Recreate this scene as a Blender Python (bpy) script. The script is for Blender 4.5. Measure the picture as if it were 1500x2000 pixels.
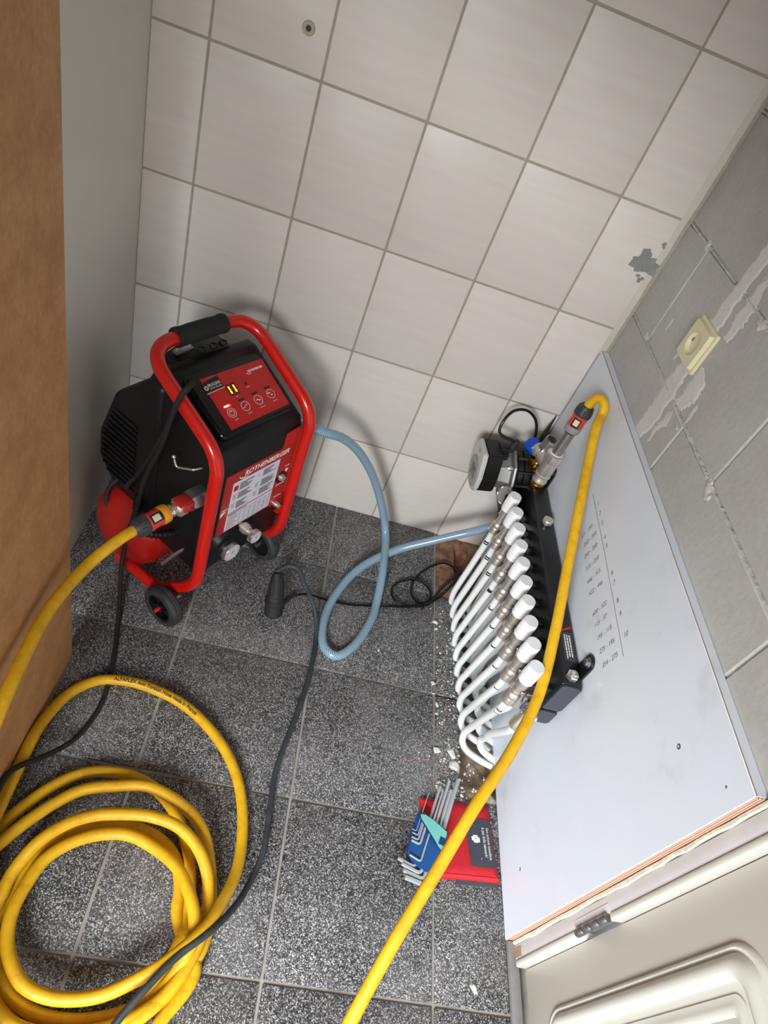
import bpy, bmesh, math, random
from mathutils import Vector, Matrix
random.seed(7)
PI = math.pi
for o in list(bpy.data.objects): bpy.data.objects.remove(o)
scene = bpy.context.scene
COL = scene.collection

# ------------------------------------------------------------------ camera
CR = [[0.950624, 0.058161, 0.304847],[0.258858, -0.690443, -0.675485],[0.171192, 0.721045, -0.671407]]      # rows: right, down, forward
CC = [0.30175, -1.37301, 1.30465]
FPX = 1297.121
cam = bpy.data.cameras.new('camera'); camo = bpy.data.objects.new('camera', cam); COL.objects.link(camo)
r_, d_, f_ = [Vector(v) for v in CR]
camo.matrix_world = Matrix(((r_.x, -d_.x, -f_.x, CC[0]), (r_.y, -d_.y, -f_.y, CC[1]), (r_.z, -d_.z, -f_.z, CC[2]), (0, 0, 0, 1)))
cam.sensor_fit = 'VERTICAL'; cam.sensor_height = 36.0; cam.lens = FPX / 2000.0 * 36.0
cam.clip_start = 0.01
scene.camera = camo

# ------------------------------------------------------------------ light
world = bpy.data.worlds.new('world'); scene.world = world; world.use_nodes = True
bg = world.node_tree.nodes['Background']
bg.inputs[0].default_value = (0.80, 0.90, 1.0, 1); bg.inputs[1].default_value = 1.0
def area(name, loc, target, sx, sy, power, col):
    l = bpy.data.lights.new(name, 'AREA'); l.shape = 'RECTANGLE'; l.size = sx; l.size_y = sy
    l.energy = power; l.color = col
    o = bpy.data.objects.new(name, l); COL.objects.link(o); o.location = loc
    o.rotation_euler = (Vector(target) - Vector(loc)).to_track_quat('-Z', 'Y').to_euler()
    return o
area('sky_outside_glass_door', (-1.2, -5.0, 3.0), (0.2, -1.4, 0.5), 3.6, 2.2, 1700, (0.93, 0.97, 1.0))
vs = scene.view_settings
vs.view_transform = 'Standard'; vs.look = 'None'; vs.gamma = 1.0; vs.use_curve_mapping = False
vs.exposure = -0.15

# ------------------------------------------------------------------ materials
def lin(h):
    h = h.lstrip('#'); out = []
    for i in (0, 2, 4):
        c = int(h[i:i+2], 16) / 255.0
        out.append(c / 12.92 if c <= 0.04045 else ((c + 0.055) / 1.055) ** 2.4)
    return (*out, 1.0)
MATS = {}
def base_mat(name):
    m = bpy.data.materials.new(name); m.use_nodes = True
    MATS[name] = m
    nt = m.node_tree
    return m, nt, nt.nodes['Principled BSDF']
def N(nt, t, **kw):
    n = nt.nodes.new(t)
    for k, v in kw.items():
        if k in n.inputs: n.inputs[k].default_value = v
        else: setattr(n, k, v)
    return n
def simple(name, col, rough=0.5, metal=0.0, spec=None, var=0.0, scale=40, bump=0.0, bscale=300, emit=None, estr=0, coat=0, trans=0, dark=None, sss=0):
    m, nt, b = base_mat(name)
    b.inputs['Base Color'].default_value = lin(col); b.inputs['Roughness'].default_value = rough
    b.inputs['Metallic'].default_value = metal
    if spec is not None: b.inputs['Specular IOR Level'].default_value = spec
    if coat: b.inputs['Coat Weight'].default_value = coat; b.inputs['Coat Roughness'].default_value = 0.08
    if trans: b.inputs['Transmission Weight'].default_value = trans
    if sss:
        b.inputs['Subsurface Weight'].default_value = sss; b.inputs['Subsurface Radius'].default_value = (0.004, 0.004, 0.004)
    if emit: b.inputs['Emission Color'].default_value = lin(emit); b.inputs['Emission Strength'].default_value = estr
    if var or bump:
        g = N(nt, 'ShaderNodeNewGeometry')
    if var:
        n = N(nt, 'ShaderNodeTexNoise', Scale=scale, Detail=5.0, Roughness=0.6); nt.links.new(g.outputs['Position'], n.inputs['Vector'])
        r = N(nt, 'ShaderNodeValToRGB'); r.color_ramp.elements[0].position = 0.35; r.color_ramp.elements[1].position = 0.68
        c = lin(col); dk = lin(dark) if dark else tuple(x * (1 - var) for x in c[:3]) + (1,)
        r.color_ramp.elements[0].color = dk; r.color_ramp.elements[1].color = c
        nt.links.new(n.outputs[0], r.inputs[0]); nt.links.new(r.outputs[0], b.inputs['Base Color'])
    if bump:
        n2 = N(nt, 'ShaderNodeTexNoise', Scale=bscale, Detail=3.0); nt.links.new(g.outputs['Position'], n2.inputs['Vector'])
        bp = N(nt, 'ShaderNodeBump', Strength=bump, Distance=0.002); nt.links.new(n2.outputs[0], bp.inputs['Height']); nt.links.new(bp.outputs[0], b.inputs['Normal'])
    return m
def ramp(nt, stops, interp='LINEAR'):
    r = nt.nodes.new('ShaderNodeValToRGB'); cr = r.color_ramp; cr.interpolation = interp
    while len(cr.elements) < len(stops): cr.elements.new(0.5)
    for e, (p, c) in zip(cr.elements, stops): e.position = p; e.color = lin(c) if isinstance(c, str) else (c, c, c, 1)
    return r
def mixc(nt, fac, a, b, blend='MIX'):
    m = nt.nodes.new('ShaderNodeMix'); m.data_type = 'RGBA'; m.blend_type = blend
    for s, v in ((0, fac), (6, a), (7, b)):
        if hasattr(v, 'is_linked') or isinstance(v, bpy.types.NodeSocket): nt.links.new(v, m.inputs[s])
        else: m.inputs[s].default_value = v if s == 0 else (lin(v) if isinstance(v, str) else v)
    return m.outputs[2]

def m_floor_tile():
    m, nt, b = base_mat('floor_tile'); g = N(nt, 'ShaderNodeNewGeometry'); P_ = g.outputs['Position']
    v = N(nt, 'ShaderNodeTexVoronoi', Scale=620.0, Randomness=1.0); nt.links.new(P_, v.inputs['Vector'])
    sep = nt.nodes.new('ShaderNodeSeparateColor'); nt.links.new(v.outputs['Color'], sep.inputs[0])
    r = ramp(nt, [(0.0, '#151515'), (0.28, '#272626'), (0.52, '#4b4949'), (0.78, '#7b7979'), (0.96, '#bdbcbd')]); nt.links.new(sep.outputs[0], r.inputs[0])
    n = N(nt, 'ShaderNodeTexNoise', Scale=5.0, Detail=6.0, Roughness=0.65); nt.links.new(P_, n.inputs['Vector'])
    dust = ramp(nt, [(0.45, 0.0), (0.78, 0.30)]); nt.links.new(n.outputs[0], dust.inputs[0])
    c = mixc(nt, dust.outputs[0], r.outputs[0], '#a7a4a3')
    nt.links.new(c, b.inputs['Base Color']); b.inputs['Roughness'].default_value = 0.55
    bp = N(nt, 'ShaderNodeBump', Strength=0.15, Distance=0.0006); nt.links.new(sep.outputs[1], bp.inputs['Height']); nt.links.new(bp.outputs[0], b.inputs['Normal'])
m_floor_tile()

def m_wall_tile():
    m, nt, b = base_mat('wall_tile'); g = N(nt, 'ShaderNodeNewGeometry'); P_ = g.outputs['Position']
    mp = N(nt, 'ShaderNodeMapping'); mp.inputs['Scale'].default_value = (6, 6, 60); nt.links.new(P_, mp.inputs['Vector'])
    n = N(nt, 'ShaderNodeTexNoise', Scale=1.0, Detail=4.0); nt.links.new(mp.outputs[0], n.inputs['Vector'])
    r = ramp(nt, [(0.3, '#d6cec6'), (0.7, '#dcd5cd')]); nt.links.new(n.outputs[0], r.inputs[0])
    nt.links.new(r.outputs[0], b.inputs['Base Color'])
    n2 = N(nt, 'ShaderNodeTexNoise', Scale=9.0, Detail=5.0); nt.links.new(P_, n2.inputs['Vector'])
    rr = ramp(nt, [(0.3, 0.36), (0.8, 0.55)]); nt.links.new(n2.outputs[0], rr.inputs[0]); nt.links.new(rr.outputs[0], b.inputs['Roughness'])
m_wall_tile()

def m_block():
    m, nt, b = base_mat('block'); g = N(nt, 'ShaderNodeNewGeometry'); P_ = g.outputs['Position']
    n = N(nt, 'ShaderNodeTexNoise', Scale=4.0, Detail=7.0, Roughness=0.6); nt.links.new(P_, n.inputs['Vector'])
    r = ramp(nt, [(0.25, '#a19d95'), (0.5, '#aeaba5'), (0.8, '#bab8b3')]); nt.links.new(n.outputs[0], r.inputs[0])
    n2 = N(nt, 'ShaderNodeTexNoise', Scale=90.0, Detail=4.0); nt.links.new(P_, n2.inputs['Vector'])
    c = mixc(nt, 0.12, r.outputs[0], n2.outputs[0], 'OVERLAY')
    nt.links.new(c, b.inputs['Base Color']); b.inputs['Roughness'].default_value = 0.85
    bp = N(nt, 'ShaderNodeBump', Strength=0.25, Distance=0.002); nt.links.new(n2.outputs[0], bp.inputs['Height']); nt.links.new(bp.outputs[0], b.inputs['Normal'])
m_block()

def m_board():
    m, nt, b = base_mat('white_board'); g = N(nt, 'ShaderNodeNewGeometry'); P_ = g.outputs['Position']
    n = N(nt, 'ShaderNodeTexNoise', Scale=7.0, Detail=6.0, Roughness=0.6); nt.links.new(P_, n.inputs['Vector'])
    r = ramp(nt, [(0.28, '#c6cad1'), (0.42, '#d7dce4'), (1.0, '#dce1ea')]); nt.links.new(n.outputs[0], r.inputs[0])
    nt.links.new(r.outputs[0], b.inputs['Base Color']); b.inputs['Roughness'].default_value = 0.33
m_board()

def m_mdf():
    m, nt, b = base_mat('fibreboard'); g = N(nt, 'ShaderNodeNewGeometry'); P_ = g.outputs['Position']
    n = N(nt, 'ShaderNodeTexNoise', Scale=14.0, Detail=8.0, Roughness=0.7); nt.links.new(P_, n.inputs['Vector'])
    r = ramp(nt, [(0.3, '#b38252'), (0.55, '#c89563'), (0.8, '#d2a272')]); nt.links.new(n.outputs[0], r.inputs[0])
    n2 = N(nt, 'ShaderNodeTexNoise', Scale=160.0, Detail=3.0); nt.links.new(P_, n2.inputs['Vector'])
    c = mixc(nt, 0.25, r.outputs[0], n2.outputs[0], 'OVERLAY')
    mp = N(nt, 'ShaderNodeMapping'); mp.inputs['Scale'].default_value = (60, 60, 5); nt.links.new(P_, mp.inputs['Vector'])
    n3 = N(nt, 'ShaderNodeTexNoise', Scale=1.0, Detail=3.0); nt.links.new(mp.outputs[0], n3.inputs['Vector'])
    sc = ramp(nt, [(0.72, 0.0), (0.80, 0.35)]); nt.links.new(n3.outputs[0], sc.inputs[0])
    c2 = mixc(nt, sc.outputs[0], c, '#cdb394')
    nt.links.new(c2, b.inputs['Base Color']); b.inputs['Roughness'].default_value = 0.62
m_mdf()

def m_blue_hose():
    m, nt, b = base_mat('braided_hose'); uv = N(nt, 'ShaderNodeUVMap')
    sx = nt.nodes.new('ShaderNodeSeparateXYZ'); nt.links.new(uv.outputs[0], sx.inputs[0])
    def wave(sgn):
        a = N(nt, 'ShaderNodeMath', operation='MULTIPLY'); nt.links.new(sx.outputs[0], a.inputs[0]); a.inputs[1].default_value = 2 * PI * 10
        c = N(nt, 'ShaderNodeMath', operation='MULTIPLY'); nt.links.new(sx.outputs[1], c.inputs[0]); c.inputs[1].default_value = sgn * 1150.0
        d = N(nt, 'ShaderNodeMath', operation='ADD'); nt.links.new(a.outputs[0], d.inputs[0]); nt.links.new(c.outputs[0], d.inputs[1])
        e = N(nt, 'ShaderNodeMath', operation='SINE'); nt.links.new(d.outputs[0], e.inputs[0])
        return e.outputs[0]
    mx = N(nt, 'ShaderNodeMath', operation='MAXIMUM'); nt.links.new(wave(1), mx.inputs[0]); nt.links.new(wave(-1), mx.inputs[1])
    r = ramp(nt, [(0.35, '#577a92'), (0.95, '#a9c0ce')]); nt.links.new(mx.outputs[0], r.inputs[0])
    nt.links.new(r.outputs[0], b.inputs['Base Color']); b.inputs['Roughness'].default_value = 0.25
    b.inputs['Coat Weight'].default_value = 0.6; b.inputs['Coat Roughness'].default_value = 0.1
m_blue_hose()

def m_yellow_hose():
    m, nt, b = base_mat('yellow_hose'); g = N(nt, 'ShaderNodeNewGeometry'); P_ = g.outputs['Position']
    n = N(nt, 'ShaderNodeTexNoise', Scale=60.0, Detail=6.0, Roughness=0.7); nt.links.new(P_, n.inputs['Vector'])
    r = ramp(nt, [(0.28, '#c5930e'), (0.48, '#dba812'), (0.8, '#e6b81c')]); nt.links.new(n.outputs[0], r.inputs[0])
    n2 = N(nt, 'ShaderNodeTexNoise', Scale=16.0, Detail=5.0); nt.links.new(P_, n2.inputs['Vector'])
    f = ramp(nt, [(0.50, 0.0), (0.80, 0.4)]); nt.links.new(n2.outputs[0], f.inputs[0])
    c = mixc(nt, f.outputs[0], r.outputs[0], '#a87a1c')
    nt.links.new(c, b.inputs['Base Color']); b.inputs['Roughness'].default_value = 0.5
m_yellow_hose()

def m_screed():
    m, nt, b = base_mat('raw_screed'); g = N(nt, 'ShaderNodeNewGeometry'); P_ = g.outputs['Position']
    n = N(nt, 'ShaderNodeTexNoise', Scale=22.0, Detail=8.0, Roughness=0.7); nt.links.new(P_, n.inputs['Vector'])
    r = ramp(nt, [(0.32, '#6a4a38'), (0.45, '#8f7661'), (0.58, '#a89a88'), (0.75, '#c9c3b8')]); nt.links.new(n.outputs[0], r.inputs[0])
    sp = nt.nodes.new('ShaderNodeSeparateXYZ'); nt.links.new(P_, sp.inputs[0])
    f = N(nt, 'ShaderNodeMapRange'); nt.links.new(sp.outputs[1], f.inputs[0])
    f.inputs[1].default_value = -0.34; f.inputs[2].default_value = -0.12; f.inputs[3].default_value = 0.0; f.inputs[4].default_value = 0.8
    n2 = N(nt, 'ShaderNodeTexNoise', Scale=45.0, Detail=6.0); nt.links.new(P_, n2.inputs['Vector'])
    rr = ramp(nt, [(0.35, '#4a2a1c'), (0.5, '#7a4630'), (0.62, '#8d6a52'), (0.75, '#5f5148')]); nt.links.new(n2.outputs[0], rr.inputs[0])
    c = mixc(nt, f.outputs[0], r.outputs[0], rr.outputs[0])
    nt.links.new(c, b.inputs['Base Color']); b.inputs['Roughness'].default_value = 0.9
m_screed()

simple('grout_wall', '#aaa193', 0.9, var=0.15, scale=60)
simple('grout_floor', '#a59f97', 0.9, var=0.35, scale=12)
simple('plain_wall', '#e3e1d8', 0.30, var=0.05, scale=3)
simple('mortar', '#c9c5bc', 0.95, var=0.25, scale=80, bump=0.6, bscale=200)
simple('plaster', '#d0cdc7', 0.9, var=0.08, scale=30, bump=0.3, bscale=150)
simple('cement', '#8b8b88', 0.9, var=0.15, scale=60)
simple('ceiling_white', '#dedcd6', 0.9)
simple('ply_edge', '#d9b39c', 0.7, var=0.12, scale=60)
simple('ply_dark', '#a87560', 0.75, var=0.15, scale=80)
simple('foam', '#d9d5c2', 0.9, var=0.25, scale=90, bump=0.8, bscale=120)
simple('frame_paint', '#d2cdcc', 0.45, var=0.08, scale=14)
simple('cream_paint', '#cfccc2', 0.3, var=0.04, scale=10)
simple('brown_wood', '#a88468', 0.7, var=0.2, scale=80)
simple('door_paint', '#c9c3b8', 0.35, var=0.03, scale=8)
simple('socket_cream', '#d6cda9', 0.3)
simple('socket_dark', '#7d7557', 0.5)
simple('red_paint', '#c8140c', 0.28, coat=0.4)
simple('tank_red', '#a8120c', 0.35, coat=0.3)
simple('label_red', '#b81c1c', 0.35)
simple('label_red2', '#b02a26', 0.35)
simple('label_white', '#dedbe4', 0.4)
simple('print_white', '#f2efec', 0.5)
simple('print_grey', '#77737a', 0.6)
simple('print_black', '#1a1a1c', 0.5)
simple('print_green', '#4f6b4e', 0.5)
simple('black_plastic', '#0b0b0c', 0.45, bump=0.05, bscale=900)
simple('black_gloss', '#0e0e10', 0.22)
simple('black_metal', '#191a1c', 0.32)
simple('endcap_metal', '#3c3e47', 0.38)
simple('grip_foam', '#1c1c1b', 0.8, bump=0.3, bscale=500)
simple('rubber', '#1b1b1b', 0.7, bump=0.1, bscale=400)
simple('rubber_worn', '#3a3a3a', 0.65, var=0.5, scale=40, dark='#262626')
simple('cable_grey', '#3a4045', 0.6, var=0.4, scale=30, dark='#26292c')
simple('chrome', '#e2e2e2', 0.2, metal=0.9)
simple('zinc', '#9a9a9e', 0.38, metal=0.9)
simple('nickel', '#ddd5ca', 0.36, metal=0.8)
simple('steel_pipe', '#a8a39e', 0.38, metal=0.85, var=0.2, scale=60)
simple('brass', '#b98a3e', 0.28, metal=1.0)
simple('aluminium', '#b9b8b5', 0.32, metal=0.85)
simple('pump_grey', '#c7c4c0', 0.35)
simple('pump_panel', '#8d8a89', 0.3)
simple('screen_dark', '#3b3436', 0.15)
simple('blue_cap', '#0a44b8', 0.35)
simple('white_plastic', '#eeeeef', 0.32, sss=0.0)
simple('pipe_white', '#e6e8e6', 0.28, coat=0.2)
simple('orange_plastic', '#d8452c', 0.4, var=0.1, scale=80)
simple('yellow_plastic', '#e69a1c', 0.45)
simple('dark_plastic', '#3b3c3b', 0.5, var=0.25, scale=60)
simple('grey_plastic', '#8e8c8a', 0.5)
simple('paper_label', '#d9d2bf', 0.5)
simple('pouch_red', '#c01420', 0.8, var=0.25, scale=120, bump=0.4, bscale=900)
simple('pouch_edge', '#e0202c', 0.8, bump=0.3, bscale=600)
simple('felt_grey', '#45434a', 0.9)
simple('card_dark', '#3a3c45', 0.55)
simple('holder_blue', '#134b86', 0.4)
simple('holder_dark', '#0d3565', 0.45)
simple('holder_mint', '#6fb8ac', 0.5)
simple('key_steel', '#c9ccd0', 0.3, metal=0.55)
simple('pencil', '#55555e', 0.8)
simple('led_red', '#ff2010', 0.4, emit='#ff1c10', estr=6.0)
simple('led_hot', '#ffe8d8', 0.4, emit='#ffb090', estr=6.0)
simple('led_amber', '#ffb020', 0.4, emit='#ffa81e', estr=5.0)
simple('display_glass', '#5c0a08', 0.15)
simple('gauge_face', '#d6d4d8', 0.35)
simple('chip_white', '#dcd8d2', 0.9, var=0.15, scale=90)
simple('plug_beige', '#a89f8b', 0.6)
simple('lip_plaster', '#cbc4b9', 0.7, var=0.08, scale=30)
simple('red_chalk', '#c2464a', 0.95)

# ------------------------------------------------------------------ mesh helpers
def V(*a): return Vector(a)
def new_bm():
    bm = bmesh.new(); bm.loops.layers.uv.new('UVMap'); return bm
def merge(bm, tmp, mat=None):
    if mat is not None: tmp.transform(mat)
    me = bpy.data.meshes.new('tmp'); tmp.to_mesh(me); tmp.free(); bm.from_mesh(me); bpy.data.meshes.remove(me)
def box(bm, lo, hi, bev=0.0, seg=2, mat=None):
    t = new_bm(); lo, hi = Vector(lo), Vector(hi)
    bmesh.ops.create_cube(t, size=1.0)
    for v in t.verts:
        v.co = Vector(((lo.x + hi.x) / 2 + v.co.x * (hi.x - lo.x), (lo.y + hi.y) / 2 + v.co.y * (hi.y - lo.y), (lo.z + hi.z) / 2 + v.co.z * (hi.z - lo.z)))
    if bev > 0: bmesh.ops.bevel(t, geom=t.edges[:], offset=bev, segments=seg, affect='EDGES', profile=0.5)
    merge(bm, t, mat); return bm
def basis(d):
    d = Vector(d).normalized(); a = Vector((0, 0, 1)) if abs(d.z) < 0.95 else Vector((0, 1, 0))
    x = a.cross(d).normalized(); y = d.cross(x); return x, y, d
def lathe(bm, p, axis, prof, n=24, squash=None):
    """profile [(r,h)] revolved round axis from p; r=0 ends close"""
    x, y, d = basis(axis); p = Vector(p); rings = []
    for r, h in prof:
        if r <= 1e-6: rings.append([bm.verts.new(p + d * h)])
        else: rings.append([bm.verts.new(p + d * h + (x * math.cos(2 * PI * i / n) + y * math.sin(2 * PI * i / n)) * r) for i in range(n)])
    for A, B in zip(rings, rings[1:]):
        for i in range(n):
            j = (i + 1) % n
            if len(A) == 1 and len(B) == 1: continue
            if len(A) == 1: bm.faces.new((A[0], B[i], B[j]))
            elif len(B) == 1: bm.faces.new((A[i], A[j], B[0]))
            else: bm.faces.new((A[i], A[j], B[j], B[i]))
    return bm
def cyl(bm, p0, p1, r0, r1=None, n=20, ch=0.0):
    p0, p1 = Vector(p0), Vector(p1); r1 = r0 if r1 is None else r1; L = (p1 - p0).length
    if ch: prof = [(0, 0), (r0 - ch, 0), (r0, ch), (r1, L - ch), (r1 - ch, L), (0, L)]
    else: prof = [(0, 0), (r0, 0), (r1, L), (0, L)]
    return lathe(bm, p0, p1 - p0, prof, n)
def catmull(pts, step=0.008):
    P = [Vector(p) for p in pts]; out = []
    P = [P[0] * 2 - P[1]] + P + [P[-1] * 2 - P[-2]]
    for i in range(1, len(P) - 2):
        a, b, c, d = P[i - 1:i + 3]
        def tj(t, u, v): return t + max((v - u).length, 1e-6) ** 0.5
        t0 = 0; t1 = tj(t0, a, b); t2 = tj(t1, b, c); t3 = tj(t2, c, d)
        k = max(2, int((c - b).length / step))
        for q in range(k):
            t = t1 + (t2 - t1) * q / k
            A1 = a * ((t1 - t) / (t1 - t0)) + b * ((t - t0) / (t1 - t0)); A2 = b * ((t2 - t) / (t2 - t1)) + c * ((t - t1) / (t2 - t1)); A3 = c * ((t3 - t) / (t3 - t2)) + d * ((t - t2) / (t3 - t2))
            B1 = A1 * ((t2 - t) / (t2 - t0)) + A2 * ((t - t0) / (t2 - t0)); B2 = A2 * ((t3 - t) / (t3 - t1)) + A3 * ((t - t1) / (t3 - t1))
            out.append(B1 * ((t2 - t) / (t2 - t1)) + B2 * ((t - t1) / (t2 - t1)))
    out.append(P[-2]); return out
def frames(pts):
    T = []
    for i in range(len(pts)):
        a = pts[max(0, i - 1)]; b = pts[min(len(pts) - 1, i + 1)]; T.append((b - a).normalized())
    x, y, d = basis(T[0]); X = [x]
    for i in range(1, len(pts)):
        x = X[-1] - T[i] * X[-1].dot(T[i])
        X.append(x.normalized() if x.length > 1e-6 else basis(T[i])[0])
    return T, X
def tube(bm, pts, r, n=12, caps=True, closed=False):
    pts = [Vector(p) for p in pts]; uvl = bm.loops.layers.uv.verify(); T, X = frames(pts); rings = []; L = 0; Ls = []
    for i, p in enumerate(pts):
        if i: L += (p - pts[i - 1]).length
        Ls.append(L); y = T[i].cross(X[i]); rr = r[i] if hasattr(r, '__len__') else r
        rings.append([bm.verts.new(p + (X[i] * math.cos(2 * PI * k / n) + y * math.sin(2 * PI * k / n)) * rr) for k in range(n)])
    m = len(rings)
    for i in range(m if closed else m - 1):
        A, B = rings[i], rings[(i + 1) % m]
        for k in range(n):
            j = (k + 1) % n
            f = bm.faces.new((A[k], A[j], B[j], B[k]))
            for lp, (a, l) in zip(f.loops, ((k, Ls[i]), (k + 1, Ls[i]), (k + 1, Ls[(i + 1) % m]), (k, Ls[(i + 1) % m]))): lp[uvl].uv = (a / n, l)
    if caps and not closed:
        bm.faces.new(rings[0][::-1]); bm.faces.new(rings[-1])
    return bm
def fillet(pts, rad, seg=8):
    P = [Vector(p) for p in pts]; out = [P[0]]
    for i in range(1, len(P) - 1):
        a, b, c = P[i - 1], P[i], P[i + 1]; r = rad[i - 1] if hasattr(rad, '__len__') else rad
        u = (a - b).normalized(); w = (c - b).normalized(); ang = u.angle(w)
        t = min(r / math.tan(ang / 2), (a - b).length * 0.49, (c - b).length * 0.49)
        p, q = b + u * t, b + w * t
        for k in range(seg + 1):
            s = k / seg; out.append(p * (1 - s) ** 2 + b * 2 * s * (1 - s) + q * s * s)
    out.append(P[-1]); return out
def dens(pts, step=0.02):
    out = []
    for a, b in zip(pts, pts[1:]):
        k = max(1, int((b - a).length / step)); out += [a + (b - a) * (i / k) for i in range(k)]
    return out + [pts[-1]]
def prism(bm, poly, f0, f1):
    """poly: list of 2d points; f0/f1 map (a,b) to 3d for both faces"""
    A = [bm.verts.new(f0(*p)) for p in poly]; B = [bm.verts.new(f1(*p)) for p in poly]; n = len(poly)
    fs = [bm.faces.new(A[::-1]), bm.faces.new(B)]
    for i in range(n):
        j = (i + 1) % n; bm.faces.new((A[i], A[j], B[j], B[i]))
    return bm
def rrect(w0, w1, h0, h1, r, seg=5):
    out = []
    for cx, cy, a0 in ((w1 - r, h0 + r, -90), (w1 - r, h1 - r, 0), (w0 + r, h1 - r, 90), (w0 + r, h0 + r, 180)):
        for k in range(seg + 1):
            a = math.radians(a0 + 90 * k / seg); out.append((cx + r * math.cos(a), cy + r * math.sin(a)))
    return out
def blob(n, rx, ry, jit, seed, ang=0.0):
    rnd = random.Random(seed); ph = [rnd.uniform(0, 2 * PI) for _ in range(6)]; out = []
    for i in range(n):
        a = 2 * PI * i / n
        k = 1 + jit * (0.5 * math.sin(2 * a + ph[0]) + 0.4 * math.sin(3 * a + ph[1]) + 0.3 * math.sin(5 * a + ph[2]) + 0.25 * math.sin(9 * a + ph[3]) + 0.3 * rnd.uniform(-1, 1))
        x, y = rx * k * math.cos(a), ry * k * math.sin(a); out.append((x * math.cos(ang) - y * math.sin(ang), x * math.sin(ang) + y * math.cos(ang)))
    return out
def obj(name, bm, mat, parent=None, world=False, smooth=True, angle=38):
    bmesh.ops.recalc_face_normals(bm, faces=bm.faces[:])
    me = bpy.data.meshes.new(name)
    if world and parent is not None: bm.transform(parent.matrix_basis.inverted())
    bm.to_mesh(me); bm.free()
    me.materials.append(MATS[mat])
    if smooth:
        me.shade_smooth(); me.set_sharp_from_angle(angle=math.radians(angle))
    o = bpy.data.objects.new(name, me); COL.objects.link(o)
    if parent is not None: o.parent = parent
    return o
def tag(o, label=None, cat=None, group=None, kind=None):
    if label: o['label'] = label
    if cat: o['category'] = cat
    if group: o['group'] = group
    if kind: o['kind'] = kind
    return o
def thing(name, label, cat, loc=(0, 0, 0), rotz=0.0, group=None):
    o = bpy.data.objects.new(name, None); COL.objects.link(o); o.location = loc; o.rotation_euler = (0, 0, rotz)
    o.empty_display_size = 0.03
    o.matrix_basis = Matrix.Translation(loc) @ Matrix.Rotation(rotz, 4, 'Z')
    return tag(o, label, cat, group)
def text_bm(body, size, depth=0.0, shear=0.0, align='CENTER', width=None, spacing=1.0, bold=0.0):
    c = bpy.data.curves.new('txt', 'FONT'); c.body = body; c.size = size; c.shear = shear; c.align_x = align; c.align_y = 'CENTER'
    c.resolution_u = 3; c.space_character = spacing; c.extrude = depth; c.offset = bold
    o = bpy.data.objects.new('txt', c); COL.objects.link(o)
    bpy.context.view_layer.update()
    me = bpy.data.meshes.new_from_object(o); bm = new_bm(); bm.from_mesh(me)
    bpy.data.objects.remove(o); bpy.data.curves.remove(c); bpy.data.meshes.remove(me)
    if width and bm.verts:
        xs = [v.co.x for v in bm.verts]; k = width / (max(xs) - min(xs))
        for v in bm.verts: v.co.x *= k
    return bm
def frame_mat(o, x, y):
    x = Vector(x).normalized(); y = Vector(y); y = (y - x * y.dot(x)).normalized(); z = x.cross(y)
    return Matrix(((x.x, y.x, z.x, o[0]), (x.y, y.y, z.y, o[1]), (x.z, y.z, z.z, o[2]), (0, 0, 0, 1)))
def text(name, body, size, mat, parent, at, xdir, ydir, **kw):
    bm = text_bm(body, size, **kw); bm.transform(frame_mat(at, xdir, ydir)); return obj(name, bm, mat, parent, smooth=False)
def hexa(bm, p0, p1, r, ch=0.1, n=6):
    L = (Vector(p1) - Vector(p0)).length
    return lathe(bm, p0, Vector(p1) - Vector(p0), [(0, 0), (r * (1 - ch), 0), (r, L * 0.12), (r, L * 0.88), (r * (1 - ch), L), (0, L)], n)
def dup(root, loc=None):
    r = root.copy(); COL.objects.link(r)
    if loc is not None: r.location = loc
    for ch in list(root.children):
        c = ch.copy(); COL.objects.link(c); c.parent = r
        for gch in list(ch.children):
            d = gch.copy(); COL.objects.link(d); d.parent = c
    return r

# ================================================================== THE ROOM
XL, XR, XB = -0.100, 0.955, 0.936            # left wall, block wall, front of the white board
YF = -2.70                                    # wall behind the camera
def struct(name, bm, mat, parent=None, **kw):
    o = obj(name, bm, mat, parent, **kw); o['kind'] = 'structure'; return o
# ---- tiled back wall
bm = new_bm(); box(bm, (XL - 0.1, 0.0014, -0.08), (XR + 0.1, 0.12, 2.45)); wall_back = struct('wall_back', bm, 'grout_wall', smooth=False)
g = 0.0023
cols = [XL + 0.001, 0.0, 0.2, 0.4, 0.6, 0.8, 0.9335]
rows = [-0.004] + [0.2453 + 0.2497 * k for k in range(9)]
tcache = {}
def wall_tile(x0, x1, z0, z1):
    key = (round(x1 - x0, 4), round(z1 - z0, 4))
    if key not in tcache:
        b = new_bm(); box(b, (0, 0, 0), (key[0], 0.008, key[1]), bev=0.0009, seg=2); o = obj('tile', b, 'wall_tile', wall_back); tcache[key] = o
    else:
        o = tcache[key].copy(); COL.objects.link(o)
    o.location = (x0, random.uniform(-0.0002, 0.0002), z0)
for i in range(6):
    for j in range(9):
        x0 = cols[i] + (g if i else 0); x1 = cols[i + 1] - (g if i < 5 else 0)
        z0 = rows[j] + (g if j else 0); z1 = rows[j + 1] - g
        wall_tile(x0, x1, z0, min(z1, 2.40))
# plaster lip down the right end of the tiling
b = new_bm(); pts = []
rnd = random.Random(3)
for k in range(49):
    pts.append((0.9470 + rnd.uniform(-0.0012, 0.0012), 0.68 + k * 0.035))
prism(b, [(0.9335, 0.68)] + pts + [(0.9335, 0.68 + 48 * 0.035)], lambda a, c: (a, 0.0004, c), lambda a, c: (a, 0.02, c))
o = obj('plaster_lip', b, 'lip_plaster', wall_back); 
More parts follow.
